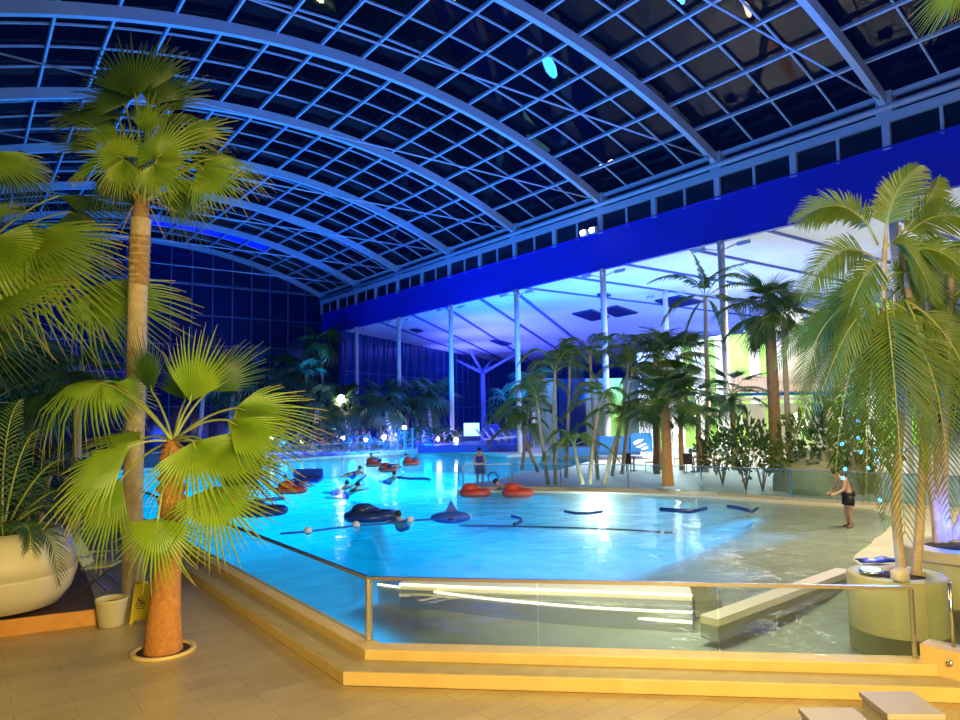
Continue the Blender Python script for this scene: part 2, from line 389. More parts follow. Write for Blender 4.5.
# columns under the fascia
names = ['white steel column beside the clay-tiled pavilion, a feather palm crown in front of it',
 'white steel column behind the feather palm clumps on the terrace',
 'azure lit column at the terrace corner, its head left of the skylight hatches',
 'azure lit column rising beside the glowing screen on the far deck',
 'azure lit column, fourth under the fascia counting from the pavilion and slimmer',
 'slim pale column below the narrow far end of the blue fascia']
colY = [22.4 + 8.97*k for k in range(0, 6)]
def make_column(x, y, z0, lab):
    t = thing('steel_column', (x, y, z0), lab, 'column', 'columns under the blue fascia')
    H = 12.8 - z0
    b = MB(); b.lathe([(.35,0),(.35,.04),(.2,.05),(.2,H)], 16); b.build('shaft', M['white'], t, False)
    for s in (-1, 1):
        b = MB(); b.bar((0,0,H-.55), (-.25*s,1.1*s,H-.25), .07, .07); a = b.build('bracket_arm', M['white'], t, False)
        b = MB(); b.obox((-.27*s,1.25*s,H-.3), (.16,0,.05), (0,.32,0), (-.02,0,.1)); b.build('floodlight', M['steel'], a, False)
    for s in (-1, 1):
        b = MB(); b.bar((0,0,H-.55), (.9*s*.5,.4*s,H-.3), .05, .05); b.build('bracket_arm', M['white'], t, False)
    return t
for y, lab in zip(colY, names): make_column(34.0, y, .85 if 48 < y < 50 else .3, lab)
make_column(34.0, 13.4, .3, 'white steel column hidden behind the big feather palm fronds')
p = pz(665, 291, 12.8)
make_column(p.x, p.y, .3, 'blue lit column standing deep in the side hall below a skylight hatch')
# tree columns
def tree_column(pt, lab, zj=9.8):
    t = thing('tree_column', (pt[0], pt[1], .3), lab, 'column')
    b = MB(); b.lathe([(.6,0),(.45,.1),(.38,zj-.3)], 14); b.build('shaft', M['steelblue2'], t, False)
    for a in range(4):
        an = R(35+90*a); e = Vector((6.5*math.cos(an), 6.5*math.sin(an), 12.55))
        b = MB(); b.tube([(0,0,zj-.5), e], [.28,.16], 8); b.build('branch', M['steelblue2'], t, False)
    return t
tree_column((66, 87), 'branching blue lit tree column holding the white ceiling')

# ------------------------------------------------------------------ ground
Z0 = .3
b = MB(); b.prism([(-6,-10),(9.22,-10),(9.22,3.26),(3.97,8.21),(3.97,62),(-6,62)], -.3, 0)
tag(b.build('floor', M['floor']), 'yellow lit tiled deck', kind='structure')
terr = [(16.83,23.75),(18.4,22.4),(19.66,20.83),(21.2,18.6),(22.36,16.07),(22.98,12.88),(23.75,10.28),(24.0,8.1),(24.0,-10),(125,-10),(125,115),(-6,115),(-6,62),(5.1,62),(5.1,46),(11,47.2),(17.9,47.7),(21.2,48.4),(25.4,48.8),(30.2,48.5),(32.4,46.6),(32.6,43),(31.6,38.9),(35.5,37.5),(36.2,35),(34.2,31.9),(25.3,26.8),(23.7,27.7),(19.7,25.0),(17.6,24.7)]
b = MB(); b.prism(terr, -1.4, Z0); tag(b.build('floor.001', M['terrace']), 'pale terrace beyond the pool', kind='structure')
# basin floor
BL = [(4.4,8.2),(5.4,9.7),(6.4,11.9),(8.2,10.9),(9.9,9.5),(12.7,9.5),(17.1,10.6),(20.3,11.4),(22.2,13.2),(24,14.5)]
def seg_side(x, y):          # signed distance from the line where the shallows begin (positive = deep side)
    best = 1e9; sg = 1
    for (ax,ay),(bx,by) in zip(BL, BL[1:]):
        dx, dy = bx-ax, by-ay; t = max(0,min(1,((x-ax)*dx+(y-ay)*dy)/(dx*dx+dy*dy)))
        ex, ey = x-(ax+dx*t), y-(ay+dy*t); dd = math.hypot(ex,ey)
        if dd < best: best = dd; sg = 1 if dx*ey - dy*ex > 0 else -1
    return best*sg
def sm(t): t = max(0,min(1,t)); return t*t*(3-2*t)
def bz(x, y):
    d = seg_side(x, y)
    if d > 0: return -.22 - 1.05*sm(d/3.5)
    k = sm((x-11.5)/4)      # beach to the far side, basin by the front glass
    beach = -.22 + .36*sm(-d/3.2)
    return (1-k)*(-.22) + k*beach
def bgrid(name, y0, y1, step, m_):
    b = MB(); nx = int((38-4.4)/step); ny = int((y1-y0)/step); vs = []; fs = []
    for j in range(ny+1):
        for i in range(nx+1):
            x = 4.4+i*step; y = y0+j*step; vs.append((x,y,bz(x,y)))
    for j in range(ny):
        for i in range(nx):
            a = j*(nx+1)+i; x = 4.4+(i+.5)*step; y = y0+(j+.5)*step
            fs.append((a,a+1,a+nx+2,a+nx+1))
    b.add(vs, fs, 0, True); return b.build(name, m_)
tag(bgrid('floor.002', -4, 50, .5, M['basin2']), 'pool basin floor with a sandy shallow end', kind='structure')
# water surface
wp = [(4.66,8.6),(9.7,3.72),(9.9,2.6),(10.8,2.4),(10.8,-2),(24,-2),(24.0,8.1),(23.75,10.28),(22.98,12.88),(22.36,16.07),(19.66,20.83),(16.83,23.75),(17.6,24.7),(19.7,25.0),(23.7,27.7),(25.3,26.8),(34.2,31.9),(36.2,35),(35.5,37.5),(31.6,38.9),(32.6,43),(32.4,46.6),(30.2,48.5),(25.4,48.8),(21.2,48.4),(17.9,47.7),(11,47.2),(4.66,46)]
b = MB(); b.add([(x,y,.12) for x,y in wp], [tuple(range(len(wp)))])
tag(b.build('pool_water', M['water']), 'bright blue rippled pool water', 'water', kind='stuff')
# steps and kerb of the near edge
def band(path, outer, z0, z1, name, m_, lab=None, bev=.012):
    b = MB(); n = len(path); vs = []; fs = []
    for (ix,iy),(ox,oy) in zip(path, outer): vs += [(ix,iy,z0),(ix,iy,z1),(ox,oy,z1),(ox,oy,z0)]
    for i in range(n-1):
        for k in range(4): a = i*4+k; c = i*4+(k+1)%4; fs.append((a,c,c+4,a+4))
    fs += [(0,1,2,3), tuple(reversed([(n-1)*4+k for k in range(4)]))]
    b.add(vs, fs); o = b.build(name, m_); tag(o, lab, kind='structure')
    bm_ = o.modifiers.new('b','BEVEL'); bm_.width = bev; bm_.segments = 2; bm_.limit_method = 'ANGLE'
    return o
s1 = [(3.97,46),(3.97,8.23),(9.22,3.26),(9.22,-10)]; k1 = [(4.37,46),(4.37,8.44),(9.55,3.42),(9.55,-10)]; k2 = [(4.67,46),(4.67,8.57),(9.76,3.64),(9.76,-10)]
band(k1, s1, 0, .175, 'trim_5', M['tread'], 'lower stone step with yellow lit riser')
def riser(path, z0, z1, name):
    for i in range(len(path)-1):
        a = Vector((*path[i],0)); c = Vector((*path[i+1],0))
        if c.y < -5: pass
        dd = (c-a).normalized(); nn = Vector((dd.y,-dd.x,0)); nn = -nn if nn.x*1+nn.y*1 > 0 else nn
riser(s1, 0, .17, 'x')
band(k2, k1, -.4, .30, 'trim_6', M['stone'], 'cream stone kerb carrying the glass railing')
off = lambda path, d: path
s0 = [(3.955,46),(3.955,8.225),(9.21,3.245),(9.21,-10)]
band(s1, s0, .005, .168, 'trim_7', M['stone'], 'cream riser of the lower step')
# parapet with bolts at the end of the front railing
b = MB(); b.box((9.42,-6,.02), (9.72,3.72,.50)); par = tag(b.build('parapet_wall', M['stone']), 'cream stone parapet with two steel bolts beside the front railing', 'parapet')
for y, z in ((3.40,.36),(3.2,.20)):
    b = MB(); b.tube([(9.39,y,z),(9.43,y,z)], .035, 12, caps=True); b.build('bolt', M['chrome'], par)

# ------------------------------------------------------------------ glass railings
def railing(pts, z0, h, lab, name='glass_railing', ends=True, gl='glass', rail=.045, posts=(), gap=.012, step=None):
    t = thing(name, (*pts[0], z0), lab, 'railing')
    P = [Vector((x,y,z0)) for x,y in pts]
    for a, c in zip(P, P[1:]):
        L = (c-a).length; n = max(1, round(L/(step or 2.6))); dd = (c-a)/n
        for i in range(n):
            p = a+dd*i+dd.normalized()*gap; q = a+dd*(i+1)-dd.normalized()*gap
            b = MB(); b.bar(p+Vector((0,0,h/2)), q+Vector((0,0,h/2)), .02, h-.01); b.build('glass_panel', M[gl], t)
    b = MB(); b.sweep([p+Vector((0,0,h+.01)) for p in P], .05, rail, (0,0,1)); b.build('handrail', M['chrome'], t)
    for i in posts:
        b = MB(); b.bar(P[i], P[i]+Vector((0,0,h)), .045, .045); b.build('post', M['chrome'], t)
    return t
rl = railing([(4.58,46),(4.58,8.76)], .3, .83, 'long glass railing along the near pool edge running past the fan palm', posts=(1,), step=3)
railing([(4.60,8.72),(9.47,3.80)], .3, .83, 'front glass railing on the cream kerb with polished top rail', posts=(0,1), step=2.31)
railing([(9.62,3.70),(9.62,-4)], .5, .95, 'glass railing on the stone parapet at the picture edge', posts=(), step=1.1, rail=.02)
b = MB(); pp = Vector((9.60,3.42,.5)); b.tube([pp, pp+Vector((0,0,.75))], .022, 8); b.build('post', M['chrome'], bpy.data.objects['glass_railing.002'])
railing([(16.9,24.1),(16.85,23.7),(18.4,22.35),(19.66,20.78),(21.2,18.55),(22.36,16.0),(22.98,12.82),(23.75,10.22),(24.05,8.1),(24.05,2)], .3, .92, 'curved glass railing in front of the bright terrace', posts=(0,1,2,3,4,5,6,7,8), step=1.6, rail=.035, gl='glassblue')
railing([(5.2,46.3),(11,47.4),(17.9,47.95),(21.2,48.65),(25.4,49.05),(30.2,48.8)], .3, .9, 'long low glass railing at the far edge of the pool', posts=(0,1,2,3,4,5), step=2, rail=.035, gl='glassblue')
# ledge under the curved railing
inner = [(16.75,23.9),(18.3,22.3),(19.56,20.7),(21.1,18.5),(22.24,16.0),(22.86,12.85),(23.63,10.25),(23.88,8.1),(23.88,-4)]
outer = [(x-.42*math.cos(R(a)), y-.42*math.sin(R(a))) for (x,y),a in zip(inner,(45,45,38,32,22,10,10,0,0))]
band(inner, outer, -1.2, .2, 'trim_8', M['stone2'], 'pale pool ledge under the curved railing')
# ------------------------------------------------------------------ lit bench steps in the shallows
def curved(path, w, z0, z1, name, m_, parent):
    n = len(path); vs = []; fs = []; P = [Vector((x,y,0)) for x,y in path]
    for i, p in enumerate(P):
        d = (P[min(i+1,n-1)]-P[max(i-1,0)]).normalized(); nn = Vector((-d.y,d.x,0))
        if nn.x+nn.y < 0: nn = -nn
        q = p+nn*w; vs += [(p.x,p.y,z0),(p.x,p.y,z1),(q.x,q.y,z1),(q.x,q.y,z0)]
    for i in range(n-1):
        for k in range(4): a = i*4+k; c = i*4+(k+1)%4; fs.append((a,c,c+4,a+4))
    fs += [(0,1,2,3), tuple(reversed([(n-1)*4+k for k in range(4)]))]
    b = MB(); b.add(vs, fs, 0); return b.build(name, m_, parent)
def bez(a, c, d, n=14):
    a = Vector(a); c = Vector(c); d = Vector(d)
    return [tuple(a*(1-t)**2 + c*2*t*(1-t) + d*t*t) for t in [i/n for i in range(n+1)]]
bench = thing('step_bench', (8.6,8.4,-.2), 'curved white stepped bench with glowing light strips behind the front glass', 'bench')
def cr_path(pts, z, n=5):
    P = [pz(x, y, z) for x, y in pts]; out = []
    for j in range(len(P)-1):
        p0 = P[max(j-1,0)]; p1 = P[j]; p2 = P[j+1]; p3 = P[min(j+2,len(P)-1)]
        for i in range(n):
            f = i/n; q = .5*((2*p1)+(p2-p0)*f+(2*p0-5*p1+4*p2-p3)*f*f+(3*p1-p0-3*p2+p3)*f**3); out.append((q.x,q.y))
    return out + [(P[-1].x,P[-1].y)]
for pts, z1, w_ in (([(400,583),(470,586),(560,589),(640,592),(692,594)], .235, .5), ([(378,583),(430,590),(496,598),(590,606),(692,611)], .12, .55), ([(384,588),(430,596),(496,604),(590,613),(692,621)], -.02, .5)):
    path = cr_path(pts, z1); curved(path, w_, -.28, z1, 'bench_step', M['white'], bench); n = len(path)-1
    fr_ = []
    for i, (x, y) in enumerate(path):
        dx = path[min(i+1,n)][0]-path[max(i-1,0)][0]; dy = path[min(i+1,n)][1]-path[max(i-1,0)][1]; l = math.hypot(dx,dy)
        fr_.append((x+dy/l*.012, y-dx/l*.012, z1-.02))
    b = MB(); b.sweep(fr_, .02, .028, (0,0,1)); b.build('light_strip', M['led'], bench)
b = MB(); b.bar((10.35,7.35,-.02), (11.2,8.25,-.02), .45, .28); b.build('end_block', M['pot'], bench)
# low wall between the front shallows and the beach
b = MB(); b.bar((9.2,6.55,.06), (13.9,6.75,.06), .30, .34); tag(b.build('low_wall', M['stone2']), 'low pale dividing wall slanting through the shallow water', 'wall')

# ------------------------------------------------------------------ round planters on the near corner
def drum(c, r, z1, lab):
    t = thing('round_planter', (c[0],c[1],-.22), lab, 'planter')
    b = MB(); b.lathe([(r*.98,0),(r,.05),(r,z1+.2),(r*.97,z1+.22),(r*.62,z1+.22),(r*.6,z1+.16)], 40); b.build('drum', M['mound2'], t, False)
    b = MB(); b.lathe([(r*.6,z1+.05),(r*.6,z1+.17),(.02,z1+.20)], 24); b.build('soil', M['soil'], t, False)
    return t
p1 = pz(896, 572, .92); drum(p1, .66, .9, 'round stone planter holding the big feather palm beside the front railing')
p2 = pz(962, 545, 1.0); drum(p2, .95, 1.0, 'larger round planter with blue lit palm stems at the picture edge')
# lamp, towel, stone on the planter
q = pz(871, 571, .95)
t = thing('planter_lamp', (q.x,q.y,.93), 'small disc lamp glowing bright blue on the planter rim', 'lamp')
b = MB(); b.lathe([(.16,0),(.16,.03),(.13,.04)], 24); b.build('housing', M['chrome'], t, False)
b = MB(); b.lathe([(.13,.035),(.125,.055),(.01,.065)], 24); b.build('lens', M['coollamp'], t, False)
q = pz(880, 560, .95)
b = MB(); random.seed(3); vs = []; fs = []
for j in range(7):
    for i in range(13):
        u = (i-6)/6; v = (j-3)/3; vs.append((.32*u, .13*v+.03*math.sin(5*u), .045*(1-u*u)*(1-v*v)+.02*math.sin(7*u+3*v)*(1-abs(v))+.012))
for j in range(6):
    for i in range(12): a = j*13+i; fs.append((a,a+1,a+14,a+13))
b.add(vs, fs, 0, True); o = b.build('towel', M['navy']); o.location = (q.x,q.y,.935); o.rotation_euler.z = R(-38)
sl = o.modifiers.new('s','SOLIDIFY'); sl.thickness = .02
tag(o, 'crumpled dark blue towel behind the glowing disc lamp', 'towel')
def rock(name, c, r, sq, m_, seed, lab, cat='stone'):
    random.seed(seed); b = MB(); b.ball((0,0,0), r, 0, 16, 11, sq)
    ph = [random.uniform(0,6) for _ in range(6)]
    b.v = [(x*(1+.12*math.sin(5*y/r+ph[0])+.08*math.sin(9*z/r+ph[1])), y*(1+.12*math.sin(5*z/r+ph[2])+.06*math.sin(8*x/r+ph[4])), z*(1+.1*math.sin(6*x/r+ph[3]))) for x,y,z in b.v]
    o = b.build(name, m_); o.location = c; return tag(o, lab, cat)
q = pz(900, 578, .95); rock('stone', (q.x-.04,q.y-.02,1.0), .13, (1.25,.9,.8), M['rock'], 5, 'white stone lying at the foot of the feather palm')
q = pz(916, 633, .0); rock('stone', (q.x,q.y,.0), .12, (1.3,1,.6), M['dark'], 8, 'dark lump on the shallow floor behind the rail post')
# domed mound behind the curved railing
q = pz(828, 492, .3); rock('mound', (q.x+.6,q.y+.4,.35), 1.75, (1.25,1.0,.78), M['mound'], 11, 'big smooth grey green domed rock behind the curved railing', 'rock')

# ------------------------------------------------------------------ white blocks at the bottom edge
for c, lab, rot in ((Vector((7.57,3.20,0)), 'white square stool block standing against the lower step', -39), (Vector((6.83,3.45,0)), 'second white square block cut by the bottom edge', -39)):
    h = .45 if 'against' in lab else .40
    t = thing('stool_block', c, lab, 'stool')
    b = MB(); b.box((-.25,-.25,0),(.25,.25,h-.05)); b.build('body', M['pot'], t, False)
    b = MB(); b.box((-.27,-.27,h-.05),(.27,.27,h)); o = b.build('seat_top', M['stooltop'], t, False)
    t.rotation_euler.z = R(rot)

# ------------------------------------------------------------------ left corner: timber platform, bowl planter, pot, sign, chair
b = MB(); b.prism([(-3.6,14.45),(1.95,13.26),(2.3,18.5),(2.3,26),(-3.6,26)], 0, .24); plat = tag(b.build('timber_platform', M['wood']), 'low dark timber platform with an orange front edge', 'platform')
b = MB(); b.bar((-3.6,14.42,.125), (1.93,13.235,.125), .05, .25); tag(b.build('edge_board', M['woodedge'], plat), 'orange lit edge board')
q = pz(10, 612, .3)
bowl = thing('bowl_planter', (q.x-.12,q.y+.35,.24), 'huge round cream bowl planter on the timber platform', 'planter')
b = MB(); b.lathe([(.55,.06),(.85,.12),(1.02,.35),(1.1,.62),(1.1,.66)], 48); b.build('lower_shell', M['pot'], bowl, False)
b = MB(); b.lathe([(1.08,.66),(1.06,.9),(.95,1.2),(.82,1.35),(.76,1.33),(.7,1.25)], 48); b.build('upper_shell', M['pot'], bowl, False)
b = MB(); b.lathe([(.72,1.2),(.02,1.27)], 30); b.build('soil', M['soil'], bowl, False)
for a in range(3):
    b = MB(); b.lathe([(.05,0),(.05,.1)], 10, (.6*math.cos(2.1*a-1.9),.6*math.sin(2.1*a-1.9),0)); b.build('foot', M['chrome'], bowl, False)
q = pz(112, 627, 0)
t = thing('waste_bin', (q.x,q.y+.1,0), 'small cream plastic bucket beside the platform end', 'bucket')
b = MB(); b.lathe([(.17,0),(.19,.02),(.24,.40),(.255,.43),(.245,.45),(.225,.44),(.18,.05)], 32); b.build('body', M['pot'], t, False)
b = MB(); b.lathe([(.23,.36),(.01,.37)], 24); b.build('liner', M['dark'], t, False)
# wet floor sign: two leaning boards with a hinge and pictogram
q = pz(143, 623, 0)
t = thing('wet_floor_sign', (q.x+.0,q.y+.16,0), 'yellow folding wet floor sign behind the fan palm trunk', 'sign')
def board(s):
    b = MB(); vs = []
    prof = [(-.15,0),(-.11,0),(-.08,.05),(.08,.05),(.11,0),(.15,0),(.10,.62),(-.10,.62)]
    for o_ in (0,.012):
        for x,z in prof: vs.append((x, s*(.16*(1-z/.62))-.006+o_, z))
    n = len(prof); fs = [tuple(range(n)), tuple(reversed(range(n,2*n)))] + [(i,(i+1)%n+0,(i+1)%n+n,i+n) for i in range(n)]
    b.add(vs, fs); return b
f_ = board(-1).build('front_board', M['yellow'], t, False); board(1).build('rear_board', M['yellow'], t, False)
b = MB(); b.tube([(-.1,0,.62),(.1,0,.62)], .02, 8); b.build('hinge', M['yellow'], t, False)
b = MB()      # slipping figure and triangle
def sp(x, z): return Vector((x, -(.16*(1-z/.62))-.012, z))
for pts_, r_ in (([(-.075,.27),(0,.42),(.075,.27),(-.075,.27)], .005), ([(-.02,.36),(.01,.33),(.035,.30)], .009), ([(.01,.33),(-.03,.29)], .006), ([(.035,.30),(.06,.33)], .006), ([(-.01,.35),(.035,.355)], .005), ([(-.06,.235),(.06,.235)], .006)):
    b.tube([sp(*p) for p in pts_], r_, 6)
b.ball(sp(-.03,.385), .014); b.build('pictogram', M['dark'], f_, False)
t.rotation_euler.z = R(-20)
# folding chair with a tilted green backrest
q = pz(105, 585, .0); q = Vector((2.0,15.0,.24))
t = thing('deck_chair', q, 'reclined deck chair with pale green back behind the bucket', 'chair')
b = MB(); b.obox((-.18,0,.78), (.03*.3,0,.0)+Vector((0,0,0)) if False else (.012,0,.006), (0,.24,0), (-.2,0,.34)); b.build('backrest', M['chairgreen'], t, False)
b = MB(); b.obox((.25,0,.42), (.27,0,.02), (0,.24,0), (0,0,.02)); b.build('seat', M['chairgreen'], t, False)
for s in (-1,1):
    b = MB(); b.bar((.0,.26*s,.45),(.45,.26*s,0),.03,.03); b.build('leg', M['chrome'], t, False)
    b = MB(); b.bar((.5,.26*s,.42),(-.05,.26*s,0),.03,.03); b.build('leg', M['chrome'], t, False)
    b = MB(); b.bar((-.1,.26*s,.62),(.42,.26*s,.64),.04,.03); b.build('armrest', M['chrome'], t, False)
t.rotation_euler.z = R(-30)
# floor ring round the near palm
fp = Vector((2.48,11.1,0))
t = thing('tree_ring', fp, 'round cream ring set in the deck round the palm trunk', 'ring')
b = MB(); b.lathe([(.36,.0),(.37,.035),(.44,.04),(.45,.0)], 48); b.build('rim', M['stone'], t, False)
b = MB(); b.lathe([(.365,.004),(.365,.012),(.01,.014)], 32); b.build('soil', M['soil'], t, False)

# ------------------------------------------------------------------ fascia spotlight pair
q = px_(590, 232, 33.6)
t = thing('spotlight_pair', q, 'pair of white-hot floodlights on the blue fascia', 'floodlight')
for s in (-1, 1):
    b = MB(); b.obox((-.1,.42*s,0), (.16,0,0), (0,.26,0), (0,0,.2)); h = b.build('lamp_housing', M['steel'], t, False)
    b = MB(); b.ball((-.3,.42*s,0), .2, 0, 12, 7, (.5,1,.8)); b.build('lens', M['warmlamp'], h, False)

# ------------------------------------------------------------------ terrace buildings
# pavilion with clay-tiled canopy
bp_ = pz(755, 452, .3); UX = Vector((.80,-.60,0)); UY = Vector((.60,.80,0))       # faces the viewer
D0 = 46.0
def fr(px, py, d=D0): return pd(px, py, d)
def slab(px0, py0, px1, py1, d, th, name, m_, parent=None):   # upright board facing the camera side, given thickness
    a = fr(px0, py1, d); c = fr(px1, py0, d); w = (Vector((c.x,c.y,0))-Vector((a.x,a.y,0)))
    zc = (a.z+c.z)/2; h = abs(c.z-a.z); mid = Vector(((a.x+c.x)/2,(a.y+c.y)/2,zc)); u = w.normalized(); n = Vector((-u.y,u.x,0))
    b = MB(); b.obox(mid+n*th/2, u*w.length/2, n*th/2, Vector((0,0,h/2))); return b.build(name, m_, parent)
pv = thing('pavilion', (bp_.x,bp_.y,.3), 'cream bar pavilion with clay-tiled canopy and blue band', 'pavilion')
slab(728, 402, 850, 452, 47.0, .25, 'wall', M['cream'], pv)
for x in (735, 768, 800, 832):
    o = slab(x, 405, x+11, 448, 46.9, .1, 'window', M['limeglow'], pv)
slab(736, 391, 846, 396, 45.2, .5, 'name_band', M['paleblue2'], pv)
slab(734, 396, 850, 401, 45.1, .9, 'cornice', M['cream'], pv)
a0 = fr(728, 392, 44.6); a1 = fr(852, 392, 44.6); c0 = fr(731, 377, 47.5); c1 = fr(852, 377, 47.5)
b = MB(); n = 34
for i in range(n):
    t0 = i/n; t1 = (i+.5)/n; t2 = (i+1)/n
    L = lambda A, B, t_: A + (B-A)*t_
    up = Vector((0,0,.13)); b.add([L(a0,a1,t0),L(a0,a1,t1)+up,L(a0,a1,t2),L(c0,c1,t2),L(c0,c1,t1)+up,L(c0,c1,t0)], [(0,1,4,5),(1,2,3,4),(0,5,3,2)], 0)
b.build('tiled_canopy', M['rooftile'], pv)
for x in (740, 772, 806, 840):
    a = fr(x, 400, 45.2); b = MB(); b.tube([(a.x,a.y,.3),a], .14, 10); b.build('post', M['cream'], pv)
# bright panel wall behind
bw = thing('panel_wall', fr(760,440,56), 'tall bright wall of white and lime panels behind the pavilion', 'wall')
x = 640; k = 0
widths = [16,7,20,9,12,10,9,26,10,22,8,30,10,30,12,40]
for w in widths:
    m_ = M['glowwhite'] if k % 2 == 0 else M['limeglow2']
    top = 352 - (x-640)*.22
    slab(x, top, x+w-1, 448, 56.0, .2, 'panel', m_, bw); x += w; k += 1
# pale curved screen right of the palms
q = fr(812, 350, 46)
b = MB(); vs=[]; fs=[]
for i in range(13):
    a = R(-150+10*i)
    for z in (-3.2, 2.6): vs.append((q.x+4*math.cos(a)+2, q.y+4*math.sin(a)+4, q.z+z+.35*math.sin(i*.5)))
for i in range(12): fs.append((2*i,2*i+2,2*i+3,2*i+1))
b.add(vs, fs, 0, True); o = b.build('curved_screen', M['cream']); o.modifiers.new('s','SOLIDIFY').thickness = .1
tag(o, 'pale curved canopy screen behind the tall dark fan palm', 'screen')
# blue counter with white lettering marks
def zpt(px, py, z=.3): return pz(px, py, z)
ct = thing('bar_counter', fr(630,452,44), 'long blue bar counter with white emblem and brown foot', 'counter')
slab(558, 447, 640, 456, 43.5, .5, 'counter_front', M['paleblue2'], ct)
slab(560, 455.5, 735, 458.5, 43.2, .5, 'foot_board', M['barkorange'], ct)
slab(600, 436, 652, 452, 43.4, 1.0, 'cabinet', M['paleblue2'], ct)
em = slab(631, 433, 651, 451, 43.1, .2, 'emblem_board', M['paleblue2'], ct)
b = MB()
for pts_ in (((633,443),(637,440),(644,439),(641,442),(635,445)), ((636,447),(645,443),(647,444),(639,448)), ((641,449),(648,446),(648,448.5),(643,450))):
    vs = [fr(x_, y_, 43.0) for x_, y_ in pts_]; nv = len(vs); vs2 = [v+FW*.06 for v in vs]
    b.add(vs+vs2, [tuple(range(nv)), tuple(reversed(range(nv,2*nv)))]+[(i,(i+1)%nv,(i+1)%nv+nv,i+nv) for i in range(nv)])
b.build('emblem', M['glowwhite'], em)
# blue dark kiosk band behind palms
slab(560, 398, 600, 432, 60, 2, 'kiosk', M['nightblue']); tag(bpy.data.objects['kiosk'], 'dark blue kiosk behind the feather palm clump', 'kiosk')
# kiosk panels seen between x=520 and 650
g = thing('garden_wall', fr(600,440,58), 'pale green lit garden wall behind the terrace palms', 'wall')
for x0, x1, m_ in ((535,556,'glowdim'),(560,585,'nightblue'),(586,604,'glowdim'),(606,622,'limeglow2'),(623,640,'glowdim')):
    slab(x0, 378, x1, 446, 58.5, .2, 'panel', M[m_], g)

# round wall lamps (white globes) by the shrubs
for i, (x, y, lab) in enumerate(((800,425,'upper glowing white globe lamp left of the big fronds'), (797,416,'small white globe lamp above another globe'), (767,461,'low white globe lamp among the shrubs'), (697,418,'white lantern beside the orange palm trunk on a pale post'), (676,430,'white lantern post right of the round fan palm'))):
    q = fr(x, y, 42); t = thing('globe_lamp', (q.x,q.y,.3), lab, 'lamp', 'globe lamps on the terrace')
    b = MB(); b.tube([(0,0,0),(0,0,q.z-.3)], .05, 8); b.build('post', M['white'], t, False)
    b = MB(); b.ball((0,0,q.z-.3), .2); b.build('globe', M['globelamp'], t, False)

# ------------------------------------------------------------------ far deck: glowing screen, lounger row, cabinet
q = pz(470, 441, .9)
slabs = thing('light_box', pd(471,436,62), 'bright glowing white screen box on the far deck', 'screen')
slab(464, 423, 479, 436, 62, .3, 'screen_face', M['screenglow'], slabs)
slab(463, 436, 480, 441, 62.2, .4, 'stand', M['navy'], slabs)
o = slab(484, 424, 499, 437, 60, .6, 'blue_cabinet', M['blue2']); tag(o, 'blue cabinet beside the glowing screen box', 'cabinet')
def lounger(px, py, d, lab):
    q = pd(px, py, d); t = thing('sun_lounger', (q.x,q.y,.85), lab, 'sun lounger', 'white loungers on the far deck')
    b = MB(); b.box((-.35,-.2,.3),(.35,1.1,.4)); b.build('seat', M['white2'], t, False)
    b = MB(); b.obox((0,-.5,.75), (.35,0,0), (0,-.3,.42), (0,.03,.03)); b.build('backrest', M['white2'], t, False)
    for sx in (-1,1):
        for y in (-.1, 1.0):
            b = MB(); b.bar((.3*sx,y,0),(.3*sx,y,.3),.04,.04); b.build('leg', M['chrome'], t, False)
    t.rotation_euler.z = R(-118); return t
lbl = ['white lounger next to the glowing screen box', 'second white lounger from the glowing screen box', 'middle white lounger of the five on the far deck', 'fourth white lounger from the glowing screen box', 'white lounger at the palm end of the row']
for i, lab in enumerate(lbl): lounger(486+7*i, 441, 56+1.5*i, lab)
# dark blue front of the raised far deck and its white handrail ladder
A_ = pd(418,452,53.5); B_ = pd(528,452,53.5); C_ = pd(528,440,74); E_ = pd(425,440,74)
b = MB(); b.prism([(v.x,v.y) for v in (A_,B_,C_,E_)], .3, .84); tag(b.build('raised_deck', M['blue2']), 'raised far deck with a low dark blue front', 'deck')
t = thing('pool_ladder', pd(408,452,52), 'pool ladder with tall steel handrails at the far edge', 'ladder')
for x in (404.5, 412.5):
    a = pd(x, 458, 52); c = pd(x, 428, 52); b = MB(); b.tube([a, c, c+Vector((-.3,.5,-.1)), c+Vector((-.3,.5,-1.6))], .06, 8); b.build('handrail', M['paleblue'], t)
for y in (444, 448, 452):
    b = MB(); b.bar(pd(404.5,y,52), pd(412.5,y,52), .08, .06); b.build('rung', M['paleblue'], t)
t = thing('rail_hoop', pd(388,452,52), 'small round steel hoop behind the far glass railing', 'hoop')
b = MB(); c0 = pd(388,451,52); b.tube([c0+RT*(.32*math.cos(R(a)))+Vector((0,0,.45*math.sin(R(a)))) for a in range(0,181,15)], .05, 8); b.build('hoop', M['paleblue'], t)
t = thing('grab_rail', pd(492,482,30), 'looped grab rail behind the corner of the curved railing', 'rail')
c0 = pd(493,478,31); b = MB(); b.tube([c0+RT*(.22*math.cos(R(a)))+Vector((0,0,.26*math.sin(R(a)))) for a in range(-90,271,20)], .03, 8); b.build('loop', M['blue2'], t)
b = MB(); b.bar((c0.x,c0.y,.1), c0-Vector((0,0,.26)), .05,.05); b.build('post', M['blue2'], t)

